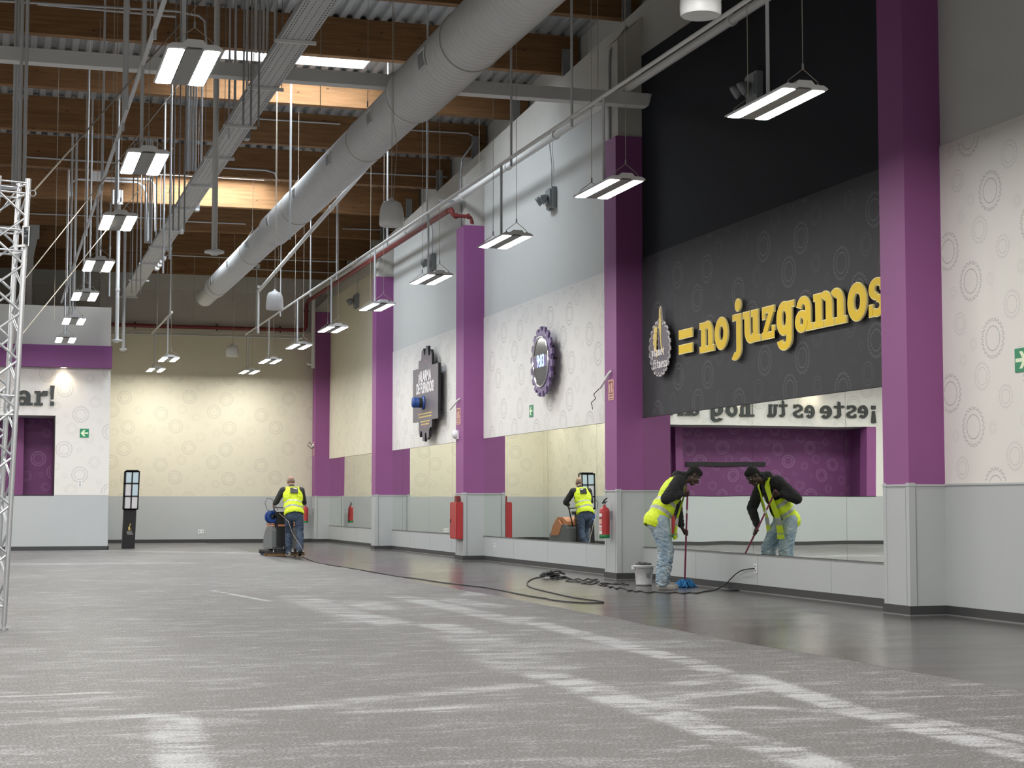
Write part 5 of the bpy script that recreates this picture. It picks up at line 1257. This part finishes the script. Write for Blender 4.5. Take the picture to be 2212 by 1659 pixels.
# ---- man pushing the machine, seen from behind
t = thing('person', 'bald person in yellow hi-vis vest and dark jeans pushing the scrubbing machine', 'person', (6.28, 37.3, 0))
hipc = Vector((6.30, 37.30, .96)); neck = Vector((6.30, 37.62, 1.50)); hd = Vector((6.30, 37.76, 1.645))
HP, A, RH = head_prims(hd, (0.02, 1, -.30), (0, .3, 1), 1.02)
sL, sR = Vector((6.095, 37.60, 1.45)), Vector((6.505, 37.60, 1.45)); eL, eR = Vector((5.985, 37.78, 1.20)), Vector((6.60, 37.80, 1.19))
gL, gR = Vector((5.975, 38.10, 1.13)), Vector((6.44, 38.10, 1.10)); wL, wR = gL+Vector((.0, -.10, .02)), gR+Vector((.03, -.10, .02))
kL, kR = Vector((6.22, 37.50, .52)), Vector((6.42, 37.22, .50)); aL, aR = Vector((6.20, 37.36, .10)), Vector((6.38, 36.95, .17))
hL, hR = hipc+Vector((-.10, 0, -.04)), hipc+Vector((.10, 0, -.04))
ax_t = (neck-hipc).normalized(); lat = Vector((1, 0, 0)); fr_t = Vector((0, 1, 0)); fr_t = (fr_t-ax_t*fr_t.dot(ax_t)).normalized(); RT = Matrix((lat, fr_t, ax_t)).transposed()
axh = Vector((1, 0, .1))
body = HP+[('c', neck-ax_t*.05, hd-Vector((0, .02, .04)), .062, .062), ('e', hipc+ax_t*.40, (.19, .11, .22), RT), ('e', hipc+ax_t*.14, (.165, .115, .20), RT), ('e', hipc, (.165, .12, .12), RT),
        ('c', sR, eR, .05, .042), ('c', eR, wR, .042, .029), ('c', sL, eL, .05, .042), ('c', eL, wL, .042, .029), ('c', neck-ax_t*.05, sR, .055, .052), ('c', neck-ax_t*.05, sL, .055, .052),
        ('c', hR, kR, .08, .054), ('c', kR, aR, .054, .037), ('c', hL, kL, .08, .054), ('c', kL, aL, .054, .037), ('c', aL+Vector((0, 0, -.03)), aL+Vector((-.01, .15, -.05)), .035, .028), ('c', aR+Vector((0, 0, -.03)), aR+Vector((0, .12, -.10)), .035, .028)]
body += hand_prims(gL, Vector((0, .3, 1)), wL, .014, -1)+hand_prims(gR, Vector((0, .3, 1)), wR, .014, 1)
skin('body', body, .0065, M['skin_pale'], t, 2)
skin('hair', [('e', A(0, -.022, -.005), (.079, .093, .058), RH), ('e', A(0, -.05, .03), (.060, .062, .045), RH)], .007, M['hair_grey'], t, 2)
jp = [('e', hipc, (.19, .145, .14), RT), ('e', hipc+Vector((0, -.04, -.07)), (.175, .10, .12), None)]+leg(hR, kR, aR+Vector((0, 0, .0)), (.105, .08, .074, .066))+leg(hL, kL, aL+Vector((0, 0, 0)), (.105, .08, .074, .066))
skin('jeans', jp, .009, M['jeans_dark'], t, 3, disp=jfold)
tp_ = [('e', hipc+ax_t*.40, (.215, .14, .24), RT), ('e', hipc+ax_t*.16, (.195, .145, .22), RT), ('e', hipc+ax_t*.04, (.185, .145, .12), RT), ('c', sR, eR, .074, .064), ('c', eR, wR-(wR-eR)*.25, .064, .044), ('c', sL, eL, .074, .064), ('c', eL, wL-(wL-eL)*.25, .064, .044),
       ('c', neck-ax_t*.04, sR, .075, .075), ('c', neck-ax_t*.04, sL, .075, .075), ('c', neck-ax_t*.03, neck+Vector((0, .03, .02)), .085, .072)]
skin('long_sleeve_top', tp_, .010, M['shirt'], t, 3, disp=folds(14, .008))
vp = [('e', hipc+ax_t*.40, (.232, .158, .26), RT), ('e', hipc+ax_t*.14, (.222, .172, .25), RT), ('e', hipc+ax_t*.0, (.225, .178, .16), RT), ('c', neck-ax_t*.05-lat*.02, sR-lat*.05, .086, .086), ('c', neck-ax_t*.05+lat*.02, sL+lat*.05, .086, .086)]
def vmat(p):
    a, l, f = tl(p); a += .012*math.sin(l*14)
    return 1 if (.075 < a < .115 or .215 < a < .255) else 0
def vdrop(p):
    a, l, f = tl(p)
    if a < -.06 or a > .63: return True
    if f > .02 and abs(l) < .07: return True
    if min((p-sR).length, (p-sL).length) < .10 and abs(l) > .155: return True
    if abs(l) > .185 and a > .34 and f > -.04: return True
    return False
def tl(p, h=hipc, a_=ax_t, l_=lat, f_=fr_t): d = p-h; return d.dot(a_), d.dot(l_), d.dot(f_)
v_ = skin('safety_vest', vp, .011, M['hivis'], t, 3, disp=folds(9, .010), facemat=vmat, drop=vdrop, mats=[M['hivis'], M['hivisd']])
md = v_.modifiers.new('thick', 'SOLIDIFY'); md.thickness = .004
def bp_(b):
    c = hipc+ax_t*.46-fr_t*.172+lat*.01
    b.frame(c, lat, ax_t, -fr_t); b.prism([(-.085, -.065), (.085, -.065), (.085, .075), (-.085, .075)], 0, .012, M['blackp']); b.prism([(-.01, .045), (.07, .030), (.072, .052), (-.008, .066)], .011, .014, M['label'])
one('back_print', bp_, t)
for a_, d_, tilt in ((aL, (-.1, 1, 0), 0), (aR, (.05, .75, -.55), 1)):
    d_ = Vector(d_).normalized()
    pr = [('c', a_-d_*.02, a_+d_*.03, .046, .045), ('c', a_-d_*.03+Vector((0, -.01*tilt, -.05)), a_+d_*.15+Vector((0, 0, -.055 if not tilt else -.035)), .040, .034)]
    skin('shoe', pr, .008, M['shoe'] if not tilt else M['shoeb'], t, 2)
# scrubbing machine
ms = thing('floor_scrubber', 'grey and orange walk-behind floor scrubbing machine pushed by the bald person', 'cleaning machine', (6.1, 38.4, 0))
X0, X1 = 5.94, 6.52
def pb(b, x0, x1, poly, mt):
    vs = [(x, y, z) for x in (x0, x1) for y, z in poly]; k = len(poly)
    b.add(vs, [tuple(range(k)), tuple(range(2*k-1, k-1, -1))]+[(i, k+i, k+(i+1) % k, (i+1) % k) for i in range(k)], mt)
one('tank_body', lambda b: (pb(b, X0, X1, [(37.98, .16), (37.98, .58), (38.05, .66), (38.5, .68), (38.95, .60), (39.28, .42), (39.38, .20), (39.3, .14)], M['greyp']), pb(b, X0-.02, X0+.20, [(37.95, .20), (37.94, .56), (38.0, .60), (38.2, .6), (38.2, .2)], M['greyp']), b.box((X0+.235, 37.93, .12), (X0+.25, 37.97, .56), M['whitep'])), ms)
one('recovery_hood', lambda b: (pb(b, X0+.04, X1-.04, [(38.02, .66), (38.06, .74), (38.35, .84), (38.75, .84), (39.12, .64), (39.20, .50), (38.95, .60), (38.5, .68)], M['orange']), pb(b, X1-.01, X1+.01, [(38.3, .66), (38.5, .78), (38.75, .77), (39.05, .60), (39.14, .40), (38.5, .42)], M['orange'])), ms)
one('control_column', lambda b: (b.box((6.02, 37.90, .22), (6.30, 38.10, .93), M['blackp']), b.box((5.99, 37.95, .90), (6.34, 38.2, .98), M['blackp']), b.box((6.05, 37.895, .66), (6.26, 37.90, .70), M['orange']), b.box((6.03, 38.2, .90), (6.30, 38.22, .96), M['label'])), ms)
one('push_handle', lambda b: (b.tube([(6.02, 38.02, .60), (5.99, 38.04, .90), (5.975, 38.10, 1.13), (5.975, 38.12, 1.18)], .016, M['blackp'], 8), b.tube([(6.36, 38.02, .60), (6.42, 38.04, .90), (6.44, 38.10, 1.10), (6.44, 38.12, 1.16)], .016, M['blackp'], 8), b.tube([(5.975, 38.10, 1.08), (6.44, 38.10, 1.05)], .012, M['blackp'], 8)), ms)
for sx_ in (X0+.06, X1-.06): one('wheel', lambda b: (b.lathe((sx_-.025, 38.06, .105), [(.001, 0), (.06, 0), (.10, .005), (.105, .02), (.10, .045), (.06, .05), (.001, .05)], M['rubber'], 24, (1, 0, 0)), b.lathe((sx_-.03, 38.06, .105), [(.001, 0), (.04, 0), (.04, .06), (.001, .06)], M['whitep'], 16, (1, 0, 0))), ms)
one('brush_deck', lambda b: (b.lathe((6.09, 38.85, .035), [(.001, 0), (.30, 0), (.32, .02), (.32, .09), (.25, .12), (.001, .12)], M['blackp'], 32), b.lathe((6.09, 38.85, .008), [(.001, 0), (.27, 0), (.28, .03), (.001, .03)], M['mopblue'], 32)), ms)
def sq(b):
    P_ = [(5.76+.86*i/12, 37.86-.16*math.sin(PI*i/12), .0) for i in range(13)]
    for p, q in zip(P_, P_[1:]):
        b.bar((p[0], p[1], .045), (q[0], q[1], .045), .02, .065, M['brownw']); b.bar((p[0], p[1], .085), (q[0], q[1], .085), .09, .02, M['blackp'])
    for p in (P_[0], P_[12]): b.lathe((p[0], p[1], .03), [(.001, 0), (.04, 0), (.04, .03), (.001, .03)], M['brownw'], 16)
    b.box((6.02, 37.7, .09), (6.28, 37.98, .16), M['blackp'])
M['brownw'] = mat('squeegee_amber', (.24, .13, .05), .5)
one('squeegee', sq, ms)
tr_ = thing('cable_reel', 'blue cable reel standing on the scrubbing machine', 'cable reel', (5.87, 38.0, .85))
rc = Vector((5.93, 38.06, .865)); rax = Vector((.35, -1, .05)).normalized()
one('drum', lambda b: b.lathe(rc, [(.02, -.06), (.08, -.06), (.08, .06), (.02, .06)], M['cable'], 24, rax), tr_)
for q in (-1, 1): one('flange', lambda b: b.lathe(rc+rax*.065*q, [(.055, -.008), (.14, -.008), (.145, 0), (.14, .008), (.055, .008), (.055, -.008)], M['blue'], 28, rax), tr_)
one('hub', lambda b: b.lathe(rc+rax*.075, [(.001, .01), (.05, .01), (.055, -.01), (.001, -.01)], M['blackp'], 20, rax), tr_)
one('carry_frame', lambda b: b.tube([rc+Vector((-.13, 0, -.15)), rc+Vector((-.06, -.02, -.165)), rc+Vector((.06, -.06, -.165)), rc+Vector((.14, -.05, -.14)), rc+Vector((.12, -.06, .05)), rc+Vector((.05, -.08, .16))], .008, M['blackm'], 6), tr_)
tag(one('looped_cable', lambda b: b.tube([rc+Vector((.02, -.05, .12)), (5.80, 37.9, 1.02), (5.76, 37.95, 1.18), (5.82, 38.0, 1.28), (5.93, 38.05, 1.26), (5.98, 38.0, 1.16), (6.05, 37.95, 1.0)], .006, M['cable'], 6)), 'thin black cable looping up from the reel to the handle', 'cable')
pts = [(612, 1108), (618, 1135), (628, 1160), (636, 1178), (650, 1196)]
tag(one('white_hose', lambda b: b.tube([(6.06, 37.85, .95), (6.14, 37.10, .78), (6.22, 37.02, .52), (6.34, 36.86, .30), (6.46, 36.85, .10), (6.52, 36.9, .012), (6.60, 37.2, .012)], .0045, M['wire'], 6)), 'thin white hose hanging behind the leg of the machine pusher', 'hose')

# ------------------------------------------------------------------ floor cord
def cord(pxs, z=.009): return [Vector((min(p.x, 9.58), p.y, z)) for p in (onz(*q) for q in pxs)]
def smoothp(P, n=4):
    out = []
    for i in range(len(P)-1):
        p0, p1, p2, p3 = P[max(i-1, 0)], P[i], P[i+1], P[min(i+2, len(P)-1)]
        for k in range(n):
            u = k/n; out.append(.5*((2*p1)+(-p0+p2)*u+(2*p0-5*p1+4*p2-p3)*u*u+(-p0+3*p1-3*p2+p3)*u**3))
    return out+[P[-1]]
P1 = cord([(652, 1204), (668, 1210), (690, 1217), (740, 1225.5), (810, 1237), (860, 1246), (900, 1251), (960, 1260), (1005, 1265), (1060, 1272), (1140, 1288), (1180, 1294), (1186, 1296), (1215, 1300), (1260, 1303.5), (1296, 1303.5), (1304, 1302), (1290, 1299), (1240, 1292), (1190, 1281), (1150, 1271), (1139, 1264), (1141, 1257), (1153, 1250.5), (1166, 1248), (1176, 1246)])
P2 = cord([(1192, 1247), (1203, 1252), (1213, 1250), (1228, 1249.5), (1240, 1253), (1250, 1250.5), (1260, 1255), (1270, 1251), (1282, 1254), (1291, 1252), (1293, 1258), (1280, 1256), (1262, 1259), (1240, 1258), (1222, 1256), (1232, 1252.5), (1250, 1256), (1266, 1260), (1280, 1257.5), (1262, 1262), (1256, 1260), (1276, 1263), (1290, 1260.5), (1300, 1266), (1292, 1262), (1310, 1261), (1320, 1262), (1334, 1262), (1346, 1264), (1358, 1264), (1345, 1261), (1330, 1263), (1315, 1261.5), (1298, 1264), (1306, 1267), (1312, 1265.5), (1318, 1270), (1324, 1268), (1332, 1273), (1337, 1270.5), (1345, 1271.5), (1353, 1273.5), (1358, 1277.5), (1366, 1276), (1374, 1279), (1385, 1278), (1400, 1281), (1414, 1279.5), (1430, 1281), (1445, 1282), (1460, 1280.5), (1475, 1283), (1490, 1281), (1505, 1282.5), (1520, 1279), (1535, 1277.5), (1548, 1274.5)])
end = Vector((XP-.02, 20.81, .315)); g0 = P2[-1]
P3 = [g0]+[onx(*q, 9.595) for q in ((1566, 1263), (1575, 1254), (1583, 1246), (1592, 1238), (1603, 1232), (1618, 1229))]+[end]
t = thing('extension_cord', 'black extension cord snaking over the wet floor from wall socket to machine', 'cord', (8, 27, 0))
for nm, P_ in (('cord_run', P1), ('kinked_cord', P2), ('cord_tail', P3)): one(nm, lambda b: b.tube(smoothp(P_), .0085, M['cable'], 6), t)
def pile(b):
    c = (onz(1181, 1248)+onz(1190, 1250))/2; rr = random.Random(2)
    for i in range(9):
        r0 = rr.uniform(.06, .14); cx_, cy_ = c.x+rr.uniform(-.10, .14), c.y+rr.uniform(-.12, .12); P_ = [(cx_+math.cos(a)*r0, cy_+math.sin(a)*r0*.8, .018+.012*i*.9+.01*math.sin(3*a)) for a in [2*PI*k/14 for k in range(15)]]
        b.tube(P_, .0115, M['cable'], 6)
one('tangled_coil', pile, t)
tp2 = onz(1578, 1276); tag(one('floor_cloth', lambda b: b.lathe((tp2.x, tp2.y, 0), [(.001, .03), (.05, .028), (.09, .018), (.13, .004), (.001, .003)], M['cable'], 12)), 'small flat dark cloth on the floor under the cord near the socket', 'cloth')
